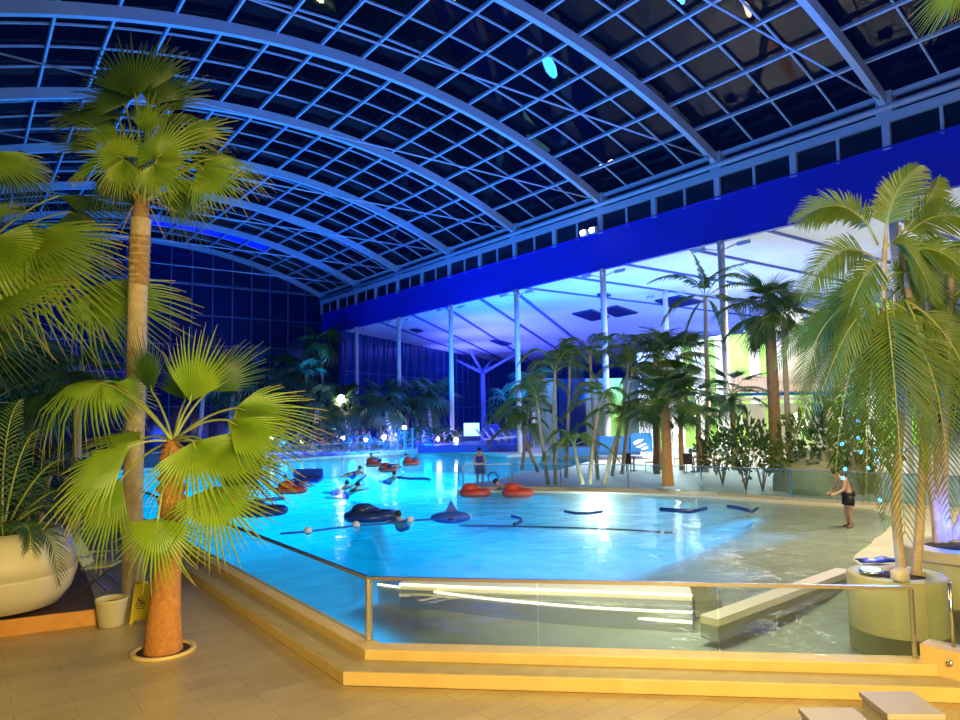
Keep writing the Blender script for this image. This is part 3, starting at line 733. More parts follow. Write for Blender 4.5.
for (x, y, d_, r_, lab) in ((341,399,61,.35,'bright round lantern high among the far palms'),(343,438,58,.16,'small warm lantern under the tallest far palm'),(366,440,58,.14,'small warm lantern right of the steel hoop'),(384,437,58,.2,'warm lantern at the blue stems before the ladder'),(404,428,60,.2,'warm lantern just above the pool ladder'),(438,439,57,.15,'small pale lantern before the azure column'),(456,440,57,.2,'bright lantern left of the glowing screen box'),(302,442,58,.14,'small warm lantern at the grey green bush'),(272,437,57,.16,'pale lantern glimpsed through the bright leaf'),(541,417,60,.2,'white lantern at the bushy palm end of the far deck')):
    q = pd(x, y, d_); t = thing('garden_lantern', (q.x,q.y,.3), lab, 'lamp', 'lanterns on the far bank')
    b = MB(); b.tube([(0,0,0),(0,0,q.z-.3)], .04, 6); b.build('post', M['dark'], t, False)
    b = MB(); b.ball((0,0,q.z-.3), r_); b.build('globe', M['globelamp'], t, False)
# terrace tables and chairs
def table_set(px, py, d, labt, labc, n=2):
    q = pd(px, py, d); t = thing('round_table', (q.x,q.y,.3), labt, 'table', 'dark terrace tables')
    b = MB(); b.lathe([(.45,.70),(.45,.73)], 20); b.build('tabletop', M['umber'], t, False)
    b = MB(); b.lathe([(.22,0),(.2,.03),(.04,.05),(.04,.7)], 12); b.build('pedestal', M['umber'], t, False)
    for k in range(n):
        a = R(200+110*k); c = thing('terrace_chair', (q.x+.75*math.cos(a),q.y+.75*math.sin(a),.3), labc[k], 'chair', 'dark terrace chairs')
        b = MB(); b.box((-.22,-.22,.42),(.22,.22,.47)); b.build('seat', M['umber'], c, False)
        b = MB(); b.obox((-.22,0,.7), (.02,0,0), (0,.22,0), (-.03,0,.25)); b.build('backrest', M['umber'], c, False)
        for sx in (-1,1):
            for sy in (-1,1):
                b = MB(); b.bar((.19*sx,.19*sy,0),(.19*sx,.19*sy,.43),.035,.035); b.build('leg', M['umber'], c, False)
        c.rotation_euler.z = a+math.pi
table_set(634, 466, 35, 'dark round table left of the orange-trunked fan palm', ['dark chair facing the blue counter emblem', 'dark chair on the palm side of the first table'])
table_set(664, 463, 37, 'dark round table hidden by the orange palm trunk', ['dark chair just left of the orange palm trunk', 'dark chair behind the orange palm trunk'])
table_set(694, 469, 34, 'dark round table by the low dark shrub', ['dark chair right of the orange-trunked palm', 'dark chair close to the low dark shrub'])
table_set(708, 467, 36, 'dark round table against the shrub bed', ['dark chair between two tables near the shrubs', 'dark chair touching the shrub bed'])
# ------------------------------------------------------------------ palm leaves
def fan_mesh(name, m_, span=120, nseg=32, fused=.5, cup=.0, droop=.25, seed=0, tipdrop=.15, short=.3):
    rnd = random.Random(seed); b = MB(); tips = []; S = R(span)
    st = [.02, .28, fused, (fused+1)/2, .9, 1.0]
    for i in range(nseg):
        a = -S + 2*S*(i+.5)/nseg; ha = S/nseg; u = abs(a)/S
        L = (1 - short*u**1.6) * rnd.uniform(.86, 1.06); vs = []; jit = rnd.uniform(-.03,.03); td = rnd.uniform(.4,1.8)*tipdrop
        for k, s_ in enumerate(st):
            r = s_*L if k > 2 else s_*(1-short*.6*u)
            if s_ <= fused: w = ha
            else: w = ha*(fused/s_)*(1-(s_-fused)/(1-fused))**.75
            z = -droop*r*r + cup*(1-math.cos(a))*r - (td*max(0, s_-fused)**2*2.2)
            for q, aa in enumerate((a-w, a, a+w)):
                aa += jit*(s_ if s_ > fused else 0)
                pz_ = z + (.022*math.sqrt(r)+.004 if q == 1 else 0)*(1-s_*.6)
                vs.append((r*math.cos(aa), r*math.sin(aa), pz_)); tips.append(s_ + rnd.uniform(-.06,.08))
        fs = []
        for k in range(len(st)-1):
            o_ = k*3; fs += [(o_,o_+1,o_+4,o_+3),(o_+1,o_+2,o_+5,o_+4)]
        b.add(vs, fs, 0, False)
    b.col = tips
    return b.mesh(name, m_)
FAN = {}
for key, mm in (('lit', M['leaf']), ('dk', M['leafdark']), ('jg', M['leafjungle'])):  # one leaf in lit and shaded colours, crown shade is painted in
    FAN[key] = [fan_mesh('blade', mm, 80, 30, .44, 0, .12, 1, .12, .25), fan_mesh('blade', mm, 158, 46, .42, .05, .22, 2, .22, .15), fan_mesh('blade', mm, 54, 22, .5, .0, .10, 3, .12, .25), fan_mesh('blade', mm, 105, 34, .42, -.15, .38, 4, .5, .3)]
FARFAN = {'dk': [fan_mesh('blade', M['leafdark'], 140, 16, .5, .05, .3, 5, .3)], 'jg': [fan_mesh('blade', M['leafjungle'], 140, 15, .5, .05, .3, 6, .3), fan_mesh('blade', M['leafjungle'], 110, 13, .5, 0, .5, 7, .5)], 'lit': [fan_mesh('blade', M['leaf'], 140, 18, .5, .05, .3, 8, .3)]}

def fan_leaf(parent, crown, hub, tip, normal, mesh, wide=1.0, stalk=None, sr=.018):
    t = parent_loc(parent); hub = Vector(hub); tip = Vector(tip); x = tip-hub; L = x.length; x.normalize()
    n = Vector(normal); z = (n - x*n.dot(x)).normalized(); y = z.cross(x)
    o = bpy.data.objects.new('leaf', mesh); col.objects.link(o); o.parent = parent
    h = hub - t
    mat_ = Matrix(((x.x*L, y.x*L*wide, z.x*L, h.x),(x.y*L, y.y*L*wide, z.y*L, h.y),(x.z*L, y.z*L*wide, z.z*L, h.z),(0,0,0,1)))
    o.matrix_basis = mat_
    c = Vector(crown); mid = (c+hub)/2 + Vector((0,0,(c-hub).length*.18))
    pts = [c*(1-s)**2 + mid*2*s*(1-s) + hub*s*s for s in [i/7 for i in range(8)]]
    pts.append(hub + x*L*.12)
    b = MB(); inv = mat_.inverted()
    b.tube([p - t for p in pts], [sr*1.6]+[sr*1.2]*3+[sr]*4+[sr*.3], 6)
    b.v = [tuple(inv @ Vector(v)) for v in b.v]
    me = b.mesh('stalk', stalk or M['stalk']); s_ = bpy.data.objects.new('stalk', me); col.objects.link(s_); s_.parent = o
    return o

def ringed_trunk(parent, pts, rad, m_, n=14, rings=30, amp=.04, name='trunk', flare=0):
    P = [Vector(p) for p in pts]; k = len(P)-1; out = []; rs = []
    N = rings*2
    for i in range(N+1):
        s = i/N*k; j = min(int(s), k-1); f = s-j
        p0 = P[max(j-1,0)]; p1 = P[j]; p2 = P[j+1]; p3 = P[min(j+2,k)]
        out.append(.5*((2*p1)+(p2-p0)*f+(2*p0-5*p1+4*p2-p3)*f*f+(3*p1-p0-3*p2+p3)*f**3))
        r0 = rad[j]*(1-f)+rad[j+1]*f; rs.append(r0*(1+amp*(1 if i%2 else -1)))
    b = MB(); b.tube(out, rs, n); return b.build(name, m_, parent)

def feather(parent, A, B, C, ll, m_, n=26, side=None, hang=.3, w=.035, name='frond', fold=.35, seed=0, rr=.02):
    """pinnate frond along a quadratic curve; leaflets in the plane of the curve tangent and side"""
    rnd = random.Random(seed); A = Vector(A); B = Vector(B); C = Vector(C); b = MB(); tips = []
    def P(t): return A*(1-t)**2 + B*2*t*(1-t) + C*t*t
    def T(t): return ((B-A)*2*(1-t) + (C-B)*2*t).normalized()
    pts = [P(i/12) for i in range(13)]
    b.tube(pts, [rr*(1-i/13) + .003 for i in range(13)], 5, 1); tips += [0]*len(b.v)
    for i in range(n):
        t = .16 + .84*(i+.5)/n; p = P(t); d = T(t)
        s = Vector(side) if side is not None else d.cross(Vector((0,0,1)))
        s = (s - d*s.dot(d)).normalized(); u = s.cross(d)
        if u.z < 0: u = -u
        prof = math.sin(math.pi*min(1, (t*.86+.12)))**.6
        for sg in (-1, 1):
            L = ll*prof*rnd.uniform(.88,1.08)
            dirn = (s*sg*(1-.35*t) + d*(.55+.5*t) + u*fold*rnd.uniform(.5,1.2)).normalized()
            wv = d*w*.5*(.5+prof*.6); q = []
            for k, f in enumerate((0,.35,.7,1.0)):
                c = p + dirn*L*f + Vector((0,0,-hang*L*f*f*rnd.uniform(.85,1.15)))
                ww = (.45,1,.75,.06)[k]
                q += [c - wv*ww, c + Vector((0,0,.006)) + u*w*.2*ww, c + wv*ww]; tips += [f*.95]*3
            fs = []
            for k in range(3): o_ = k*3; fs += [(o_,o_+1,o_+4,o_+3),(o_+1,o_+2,o_+5,o_+4)]
            b.add(q, fs, 0)
    b.col = tips
    return b.build(name, [m_, M['stalk']], parent)

TOCAM = -FW
def nrm(a=0, up=.3, r=0): return (TOCAM + Vector((0,0,1))*up + RT*r)
def leafset(root, crown_px, D, rows, sr=.018, lit='lit'):
    cr = pd(crown_px[0], crown_px[1], D)
    for row in rows:
        hx, hy, tx, ty, dd, td, var, up, rgt, key, wide = row
        fan_leaf(root, cr, pd(hx,hy,D+dd), pd(tx,ty,D+td), nrm(0, up, rgt), FAN[key][var], wide, sr=sr)

# --- near fan palm in the floor ring
D2 = depth(fp)
near = thing('fan_palm', (fp.x,fp.y,.01), 'small fan palm with orange trunk growing from the ring in the deck', 'palm')
cr = pd(173,440,D2)
ringed_trunk(near, [fp+Vector((0,0,.0)), fp+Vector((0,0,.35)), fp+Vector((.02,0,.9)), pd(172,520,D2)], [.27,.245,.205,.16], M['barkorange'], 22, 34, .012)
ringed_trunk(near, [pd(172,525,D2), pd(172,490,D2), pd(172,455,D2), cr], [.17,.19,.16,.07], M['barkorange'], 12, 10, .16, 'fibrous_crownshaft')
leafset(near, (173,442), D2, [
 # hub, tip, depth offsets, variant, up, right, material, width
 (190,402, 207,326, -.1,-.3, 2, .1, .2, 'lit', .8),
 (236,408, 322,428, -.1, -.5, 0, .7, .1, 'lit', .62),
 (228,420, 305,468, -.5,-.9, 2, .6, -.2, 'lit', .6),
 (193,442, 222,505, -.5,-1.0, 0, .9, .1, 'lit', 1.15),
 (202,440, 298,492, -.4,-.9, 2, .9, 0, 'lit', .55),
 (212,487, 228,572, -.7,-.9, 0, .3, .2, 'lit', 1.0),
 (158,518, 152,598, -.8,-.9, 0, .3, -.1, 'lit', 1.0),
 (129,447, 32,522, -.3,-.6, 2, .8, .1, 'lit', .62),
 (102,383, 8,384, .5,.6, 3, 1.6, 0, 'lit', .55),
 (112,384, 118,432, .5,.4, 3, .8, 0, 'lit', .9),
 (122,478, 60,572, .3,.1, 2, .5, .1, 'lit', .7),
 (152,392, 136,322, .5,.6, 2, .2, .3, 'dk', .45),
 (208,392, 262,340, .5,.8, 2, .3, -.2, 'dk', .8),
 (140,440, 78,436, .4,.5, 0, 1.2, 0, 'lit', .5),
 (222,450, 288,505, .6,.9, 2, .8, 0, 'dk', .8),
 (185,400, 172,350, .7,.9, 2, .2, .1, 'dk', .8)], .016)

# --- tall fan palm behind the sign
b1 = pz(133, 612, 0); D1 = depth(b1)
tall = thing('fan_palm', (b1.x,b1.y,0), 'tall fan palm with straight pale trunk reaching up to the roof', 'palm')
ringed_trunk(tall, [b1, pd(133,500,D1), pd(136,380,D1), pd(138,290,D1), pd(141,218,D1)], [.2,.165,.165,.16,.17], M['barkpale'], 16, 80, .018)
ringed_trunk(tall, [pd(139,285,D1), pd(140,240,D1), pd(142,195,D1)], [.165,.175,.1], M['bark'], 12, 14, .06, 'fibrous_crownshaft')
leafset(tall, (142,205), D1, [
 (122,157, 72,140, -.6,-.9, 1, .1, .1, 'lit', .95),
 (157,158, 196,118, -.6,-.8, 1, .2, .1, 'lit', .9),
 (153,165, 160,200, -.9,-1.2, 0, .2, 0, 'lit', .9),
 (122,160, 115,200, -.8,-1.1, 2, .4, .1, 'lit', .8),
 (136,98, 118,26, .3,.5, 2, .2, .1, 'dk', 1.0), (148,92, 160,30, .5,.8, 2, .2, -.1, 'dk', .9), (125,105, 82,62, .6,.9, 0, .3, .2, 'dk', .8), (155,112, 205,70, .8,1.1, 2, .5, -.2, 'dk', .9), (112,128, 62,92, .9,1.2, 2, 1, .2, 'dk', .9), (165,135, 222,142, -.3,-.5, 2, .9, .1, 'lit', .9), (116,140, 78,118, .1,.1, 2, .6, .1, 'lit', .9), (146,135, 150,88, .1,.1, 2, .2, .1, 'lit', .8), (190,155, 248,178, .3,.5, 2, .7, 0, 'dk', .9), (130,175, 128,225, .5,.4, 2, .3, .2, 'dk', .9), (170,178, 212,222, .2,.3, 2, .5, 0, 'lit', .8), (100,160, 62,180, .5,.5, 2, .8, 0, 'lit', .7),
 (150,105, 176,55, .4,.8, 2, .3, .2, 'dk', .9),
 (118,118, 55,102, .5,.9, 0, 1.4, .1, 'dk', .6),
 (165,115, 228,108, .7,1.1, 3, 1.2, 0, 'dk', .6),
 (205,160, 266,152, -.1,.1, 3, .8, .1, 'lit', .75),
 (200,165, 232,212, -.3,-.5, 2, .4, .1, 'lit', .9),
 (182,140, 232,112, .4,.9, 2, .6, 0, 'lit', .7),
 (96,150, 56,128, .3,.4, 2, .9, 0, 'dk', .9),
 (110,180, 88,212, .2,0, 3, .4, .2, 'dk', .8),
 (176,190, 190,235, .2,.0, 3, .2, .2, 'dk', .7)], .02)
for i,(x,y,x2,y2) in enumerate(((150,215,166,240),(150,208,178,212),(132,215,118,240))):
    b = MB(); b.tube([pd(143,205,D1), pd(x,y-8,D1-.1), pd(x2,y2,D1-.15)], [.02,.012,.004], 5); b.build('dry_stalk', M['deadleaf'], tall)

# --- palm rooted beyond the picture edge, leaves reaching in
q = Vector((-1.4, 15.5, .24)); D3 = 12.3
third = thing('fan_palm', q, 'fan palm beyond the picture edge with big bright leaves hanging in above the bowl planter', 'palm')
ringed_trunk(third, [q, pd(-60,420,D3), pd(-30,262,D3)], [.2,.17,.16], M['barkpale'], 12, 40, .02)
leafset(third, (-30,262), D3, [
 (88,288, 192,318, .6,.2, 2, .9, 0, 'lit', .72),
 (92,292, 130,350, .6,.2, 3, .5, 0, 'lit', .9),
 (28,238, 118,246, -.4,-.9, 0, 1.0, 0, 'lit', .72),
 (30,245, 80,320, -.5,-1, 3, .6, 0, 'lit', .8),
 (-6,300, 62,292, -.8,-1.3, 2, .8, 0, 'lit', .8),
 (-10,240, 30,330, -.9,-1.3, 3, .4, 0, 'lit', .9),
 (58,196, 134,212, .9,1.4, 2, 1.4, 0, 'dk', .8),
 (70,212, 128,236, 1.0,1.4, 3, 1.0, 0, 'dk', .8),
 (-12,152, 52,184, .1,.2, 2, .8, 0, 'lit', .75),
 (10,160, 62,200, .9,1.2, 3, .8, 0, 'dk', .9),
 (-15,215, 28,205, .3,.4, 0, .8, 0, 'lit', .8),
 (-20,330, 45,345, 1.5,1.5, 3, .6, 0, 'dk', .9)], .018)

# --- dark fan palm behind (trunk seen at the platform)
def rand_fan_palm(base, H, Rl, n, key, lab, tr=.14, bark='barkpale', seed=0, lean=(0,0), group=None, name='fan_palm', far=False, stalk=True, skirt=.5):
    rnd = random.Random(seed); base = Vector(base)
    t = thing(name, base, lab, 'palm', group); top = base + Vector((lean[0], lean[1], H))
    ringed_trunk(t, [base, base.lerp(top,.35)+Vector((lean[0]*.1,0,0)), base.lerp(top,.7), top], [tr*1.25,tr,tr*.95,tr*.9], M[bark], 7 if far else 12, 8 if far else 26, .03)
    for i in range(n):
        az = 2.4*i + rnd.uniform(-.3,.3); el = R(78 - (78+55*skirt)*(i/n) + rnd.uniform(-10,10)); st = Rl*rnd.uniform(.55,.85)
        d = Vector((math.cos(az)*math.cos(el), math.sin(az)*math.cos(el), math.sin(el)))
        hub = top + d*st; el2 = el - R(28); d2 = Vector((math.cos(az)*math.cos(el2), math.sin(az)*math.cos(el2), math.sin(el2)))
        mesh = rnd.choice(FARFAN[key] if far else FAN[key])
        nn = Vector((0,0,1)) + d*.25 if el < R(60) else -Vector((math.cos(az),math.sin(az),0))
        if far and not stalk:
            tt = parent_loc(t); x = d2; z = (nn - x*nn.dot(x)).normalized(); y = z.cross(x); L = Rl*rnd.uniform(.75,1.0); h = hub-tt
            o = bpy.data.objects.new('leaf', mesh); col.objects.link(o); o.parent = t
            o.matrix_basis = Matrix(((x.x*L,y.x*L,z.x*L,h.x),(x.y*L,y.y*L,z.y*L,h.y),(x.z*L,y.z*L,z.z*L,h.z),(0,0,0,1)))
        else: fan_leaf(t, top, hub, hub + d2*Rl*rnd.uniform(.75,1.0), nn, mesh, 1, sr=.014 if not far else .03)
    return t
def rand_feather_palm(stems, Rl, n, lab, m_='leafgreen', seed=0, group=None, tr=.07, leafl=.5, nl=22, bark='barkpale', name='feather_palm', w=.05, hang=.35, up0=75):
    """stems: list of (base, top)"""
    rnd = random.Random(seed); t = thing(name, stems[0][0], lab, 'palm', group)
    for k, (a, c) in enumerate(stems):
        a = Vector(a); c = Vector(c); mid = a.lerp(c,.5) + Vector((rnd.uniform(-.1,.1),rnd.uniform(-.1,.1),0))
        ringed_trunk(t, [a, mid, c], [tr*1.3,tr,tr*.8], M[bark], 8, 14, .03, 'stem')
        for i in range(n):
            az = 2.4*i + rnd.uniform(-.4,.4) + k; el = R(up0 - 75*(i/n) + rnd.uniform(-8,8)); L = Rl*rnd.uniform(.8,1.1)
            hd = Vector((math.cos(az),math.sin(az),0))
            B = c + hd*L*.55*math.cos(el) + Vector((0,0,L*.62*math.sin(el)+.12*L)); C = c + hd*L*(.45+.5*math.cos(el)) + Vector((0,0,L*(.75*math.sin(el)-.55)))
            feather(t, c, B, C, leafl, M[m_], nl, None, hang, w, seed=seed*31+i+k*7)
    return t

bb = pz(74,545,.24); D4 = depth(bb)
rand_fan_palm(bb, pd(74,385,D4).z-.24, 1.15, 14, 'jg', 'dark fan palm with thin trunk standing in the shade behind the platform', .11, 'barkpale', 21)
# shaded jungle behind the platform
jl = [((-1.6,19.5),4.6,1.6,'broad dark fan palm at the back of the shaded planting'),((.6,22),3.8,1.4,'dark fan palm half hidden behind the tall pale trunk'),((-2.2,24),6.5,1.8,'tall dark fan palm over the shaded planting'),((1.6,26.5),4.2,1.6,'dark fan palm left of the small palm crown'),((-1,29),6.8,1.8,'high dark fan palm deep in the shaded planting'),((2.2,33),5.0,1.8,'dark fan palm along the pool side path'),((.8,39),6.5,2.0,'dark fan palm far along the side path'),((2.4,46),6.0,2.0,'dark fan palm near the far bend of the path')]
for i, ((x,y),h,r_,lab) in enumerate(jl):
    rand_fan_palm((x,y,0), h, r_, 13, 'jg', lab, .13, 'bark', 40+i, (random.uniform(-.3,.3),0), far=i>2, stalk=False, skirt=.8)
# feather plants: in the bowl and on the platform
c0 = Vector((bowl.location.x, bowl.location.y, 1.45))
bf = thing('potted_palm', c0, 'dark feather palm growing from the bowl planter with fronds drooping over its rim', 'plant')
for i, (x2, y2, xm, ym) in enumerate(((58,585,60,505),(30,560,35,500),(75,540,60,470),(92,520,70,450),(5,560,0,500),(45,430,20,420),(-20,540,-20,470),(85,470,50,430),(20,400,0,420))):
    feather(bf, c0, pd(xm,ym,depth(c0)-.5), pd(x2,y2,depth(c0)-.55), .34, M['leafjungle' if i % 2 else 'leafdark'], 26, None, .35, .035, seed=i)
rand_feather_palm([((.6,17.2,.24),(.7,17.0,1.5)),((.5,17.3,.24),(.2,17.4,1.9))], 1.8, 9, 'bushy dark feather palm behind the bowl planter', 'leafjungle', 61, leafl=.45, nl=20)
rand_feather_palm([((-.8,20.5,.24),(-.8,20.3,2.2)),((-.4,20.5,.24),(-.2,20.8,2.9))], 2.4, 9, 'shaded feather palm in the dark planting', 'leafjungle', 62, leafl=.5, nl=20)
rand_feather_palm([((1.4,20.5,.1),(1.4,20.4,1.6)),((1.7,20.9,.1),(1.9,21,2.0))], 1.9, 9, 'low feather palm behind the deck chair', 'leafjungle', 63, leafl=.45, nl=20)
# dark screen wall closing the shaded planting
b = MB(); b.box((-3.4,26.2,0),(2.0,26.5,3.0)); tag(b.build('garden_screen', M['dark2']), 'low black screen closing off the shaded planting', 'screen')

# ------------------------------------------------------------------ big feather palm by the front railing
D6 = depth((p1.x,p1.y,.9)); base = Vector((p1.x,p1.y,.85))
big = thing('feather_palm', base, 'big feather palm with two slim trunks growing from the round planter by the railing', 'palm')
ringed_trunk(big, [pd(903,583,D6), pd(896,505,D6), pd(900,400,D6+.2), pd(884,320,D6+.2), pd(884,262,D6+.1), pd(887,225,D6+.1)], [.075,.065,.06,.05,.04,.015], M['barkpale'], 10, 34, .03)
ringed_trunk(big, [pd(916,580,D6+.1), pd(921,500,D6+.2), pd(925,400,D6+.3), pd(912,310,D6+.3), pd(902,262,D6+.3), pd(900,225,D6+.3)], [.075,.065,.06,.055,.04,.015], M['barkpale'], 10, 34, .03)
fl = [ # A, mid, tip, leaflet px, depth offs, side
 ((878,245),(850,180),(795,222),.55,0),((885,240),(888,190),(918,166),.5,.1),((895,240),(925,210),(940,178),.45,.3),((900,240),(950,190),(985,240),.6,.3),
 ((876,260),(835,225),(800,300),.5,-.2),((900,250),(955,235),(990,310),.6,-.3),((885,280),(915,250),(960,330),.5,.4),
 ((880,330),(820,290),(775,370),.36,.4),((880,335),(830,320),(795,440),.45,.0),((880,330),(845,330),(835,480),.50,-.3),
 ((884,300),(893,330),(905,535),.78,-.9),((893,330),(945,330),(950,520),.55,-.4),((880,330),(868,350),(866,500),.45,-.6),
 ((905,300),(965,330),(985,440),.55,-.2),((880,300),(925,300),(968,420),.5,.2),((870,300),(815,300),(800,400),.45,.1),
 ((884,290),(845,270),(805,345),.5,.2),((884,250),(905,225),(935,300),.55,-.1),((884,260),(860,260),(838,350),.5,-.3),((884,300),(872,320),(852,450),.5,.1),((905,300),(930,330),(935,500),.5,-.2),((890,300),(900,320),(890,430),.5,-.5),((882,340),(905,330),(925,470),.5,-.7),((882,310),(858,290),(822,390),.45,-.5),((884,350),(880,370),(884,520),.45,-.3)]
for i, (a, m1, c, ll, dd) in enumerate(fl):
    A = pd(*a, D6+.1); B = pd(*m1, D6+dd); C = pd(*c, D6+dd*1.3)
    v = (Vector(C)-Vector(A)).normalized(); side = v.cross(TOCAM + Vector((0,0,.35)) + RT*random.uniform(-.4,.4))
    feather(big, A, B, C, ll*.9, M['leafgreen'], 42, side, .32, .042, seed=100+i, fold=.3, rr=.016)
# blue lit stems from the second planter
base = Vector((p2.x,p2.y,1.0)); D7 = depth(base)
bl = thing('feather_palm', base, 'feather palm with blue lit stems growing from the larger planter', 'palm')
for (x0,y0,x1,y1,x2,y2) in ((944,542,938,470,925,300),(948,540,944,470,952,250),(938,542,932,490,905,330),(954,540,975,470,990,300)):
    ringed_trunk(bl, [pd(x0,y0,D7), pd(x1,y1,D7), pd(x2,y2,D7)], [.09,.07,.05], M['barkpale'], 8, 20, .03, 'stem')
for i, (a, m1, c) in enumerate((((925,300),(930,250),(905,290)),((952,250),(930,230),(890,300)),((952,250),(960,220),(940,330)),((925,300),(950,300),(968,380)),((905,330),(880,320),(850,400)),((990,300),(950,260),(930,360)),((925,310),(900,300),(880,380)),((952,260),(935,280),(915,400)),((990,300),(965,330),(950,450)))):
    A = pd(*a, D7); B = pd(*m1, D7+.3); C = pd(*c, D7+.2*(i%3))
    side = (C-A).normalized().cross(TOCAM+RT*.2)
    feather(bl, A, B, C, .6, M['leafgreen'], 30, side, .3, .05, seed=200+i, fold=.2)
# leaf hanging in from the top corner: fan palm standing outside the picture
q = pd(1080, 560, 9); q.z = .3
tp = thing('fan_palm', q, 'fan palm outside the picture whose leaf tip hangs into the top corner', 'palm')
ringed_trunk(tp, [q, pd(1060,200,8.6), pd(1010,-60,8.4)], [.2,.16,.14], M['barkpale'], 10, 30, .03)
leafset(tp, (1010,-60), 8.4, [(955,-20, 932,28, 0,0, 3,.4,0,'lit',.5),(960,-25,952,22,.1,.1,2,.3,0,'lit',.6),(1050,-40,1100,30,0,0,3,.4,0,'lit',.9),(960,-30,962,14,.2,.2,2,.3,0,'lit',.6)])
# blue bulbs strung among the fronds
random.seed(12)
sg_ = thing('light_string', pd(858,300,D7+1), 'string of small blue bulbs hanging behind the big fronds', 'lights')
pts_ = [(857,330),(858,421),(842,444),(843,478),(861,452),(876,450),(878,461),(868,468),(845,469),(880,500),(902,450),(945,440),(930,470),(858,438)]
for x, y in pts_:
    b = MB(); b.ball(pd(x,y,D7+1.2), .035, 0, 8, 6); b.build('bulb', M['bluelamp'], sg_)
b = MB(); b.tube([pd(x,y,D7+1.22) for x,y in pts_], .006, 4); b.build('wire', M['dark'], sg_)

# ------------------------------------------------------------------ terrace palms
def gp(px, py, z=.3): return pz(px, py, z)
# kentia clumps behind the curved railing
def clump(stems, D, Rl, n, lab, seed, ll=.5, m_='leafgreen', nl=22, hang=.5):
    ss = [(pd(a,b_,D), pd(c,d_,D+random.uniform(-.3,.3))) for a,b_,c,d_ in stems]
    return rand_feather_palm(ss, Rl, n, lab, m_, seed, leafl=ll, nl=nl, hang=hang, w=.065)
clump([(583,484,574,445),(590,484,600,400),(604,484,622,420)], 27.5, 1.9, 7, 'cluster of slim bending feather palm stems just behind the curved railing', 71, .5)
clump([(556,486,555,372),(548,484,537,400)], 29, 2.4, 7, 'dense feather palm clump rising between two azure columns', 72, .62)
clump([(598,480,590,355),(566,478,570,362)], 31, 2.4, 6, 'tall feather palm clump in the middle of the terrace edge', 73, .62)
clump([(612,476,630,352),(622,474,632,372)], 32, 2.3, 6, 'feather palm with arching fronds over the blue counter', 74, .6)
clump([(522,470,528,415),(538,472,522,430)], 31, 1.9, 7, 'low bushy feather palm at the end of the terrace', 75, .6)
# slender pinnate palm in front of the sky column
D = 31.0; base = pd(706,472,D)
sl_ = thing('feather_palm', base, 'slender feather palm with a wide spreading crown in front of the white column', 'palm')
ringed_trunk(sl_, [base, pd(708,400,D), pd(706,340,D), pd(705,298,D)], [.13,.11,.09,.07], M['barkpale'], 8, 30, .03)
for i, (m1, c) in enumerate((((688,262),(648,283)),((725,255),(760,290)),((700,270),(752,262)),((680,288),(662,325)),((735,285),(748,335)),((703,270),(690,250)),((715,300),(725,350)),((690,310),(682,352)),((740,268),(775,300)))):
    feather(sl_, pd(705,298,D), pd(*m1,D+.3*((i%3)-1)), pd(*c,D+.6*((i%3)-1)), .55, M['leafgreen'], 26, None, .55, .09, seed=300+i)
# the round fan palm with an orange trunk
b0 = pd(668,486,26.5)
o = rand_fan_palm(b0, (pd(668,402,26.5)-b0).z, 1.35, 20, 'dk', 'stout fan palm with an orange lit trunk behind the curved railing', .19, 'barkorange', 81, skirt=.5)
b0 = pd(659,470,33); rand_fan_palm(b0, (pd(650,362,33)-b0).z, 1.5, 15, 'dk', 'dark fan palm with slim trunk left of the slender feather palm', .12, 'bark', 82)
b0 = pd(682,470,35); rand_fan_palm(b0, (pd(684,358,35)-b0).z, 1.7, 15, 'dk', 'fan palm crown just below the outdoor hatch near the slender feather palm', .12, 'bark', 83)
b0 = pd(777,470,27); rand_fan_palm(b0, (pd(778,312,27)-b0).z, 1.45, 20, 'dk', 'tall dark fan palm with black trunk before the clay-tiled pavilion', .22, 'bark', 84, skirt=1.0)
b0 = pd(790,462,26.5); rand_fan_palm(b0, (pd(783,318,26.5)-b0).z, 1.2, 7, 'dk', 'slim pale-trunked fan palm right against the tall dark one', .1, 'barkpale', 85, skirt=.2)
b0 = pd(735,470,34); rand_fan_palm(b0, (pd(735,396,34)-b0).z, 1.2, 15, 'jg', 'low dark fan palm left of the pavilion post', .14, 'bark', 86, skirt=.9)
b0 = pd(700,472,30); rand_fan_palm(b0, (pd(697,408,30)-b0).z, 1.1, 14, 'jg', 'low dark fan palm right of the orange trunk', .12, 'bark', 87, skirt=.9)
b0 = pd(657,474,30); rand_fan_palm(b0, (pd(655,412,30)-b0).z, 1.1, 14, 'dk', 'short fan palm right of the blue counter emblem', .12, 'bark', 88, skirt=.6)

# shrubs
def shrub_leafmesh(seed, m_):
    rnd = random.Random(seed); b = MB()
    for i in range(260):
        th = rnd.uniform(0,2*math.pi); ph = math.acos(rnd.uniform(-.5,1)); r = rnd.uniform(.45,1)
        c = Vector((math.sin(ph)*math.cos(th)*r, math.sin(ph)*math.sin(th)*r, math.cos(ph)*r*.9+.1))
        d = (c.normalized()+Vector((rnd.uniform(-.6,.6),rnd.uniform(-.6,.6),rnd.uniform(-.5,.6)))).normalized(); s = d.cross(Vector((rnd.random(),rnd.random(),rnd.random()))).normalized()
        L = rnd.uniform(.14,.26); w = L*.3; n_ = d.cross(s)*L*.12
        b.add([c, c+d*L*.5+s*w+n_, c+d*L, c+d*L*.5-s*w+n_], [(0,1,2),(0,2,3)])
    return b.mesh('foliage', m_)
SHR = [shrub_leafmesh(1, M['leafdark']), shrub_leafmesh(2, M['leafjungle']), shrub_leafmesh(3, M['leafgreen'])]
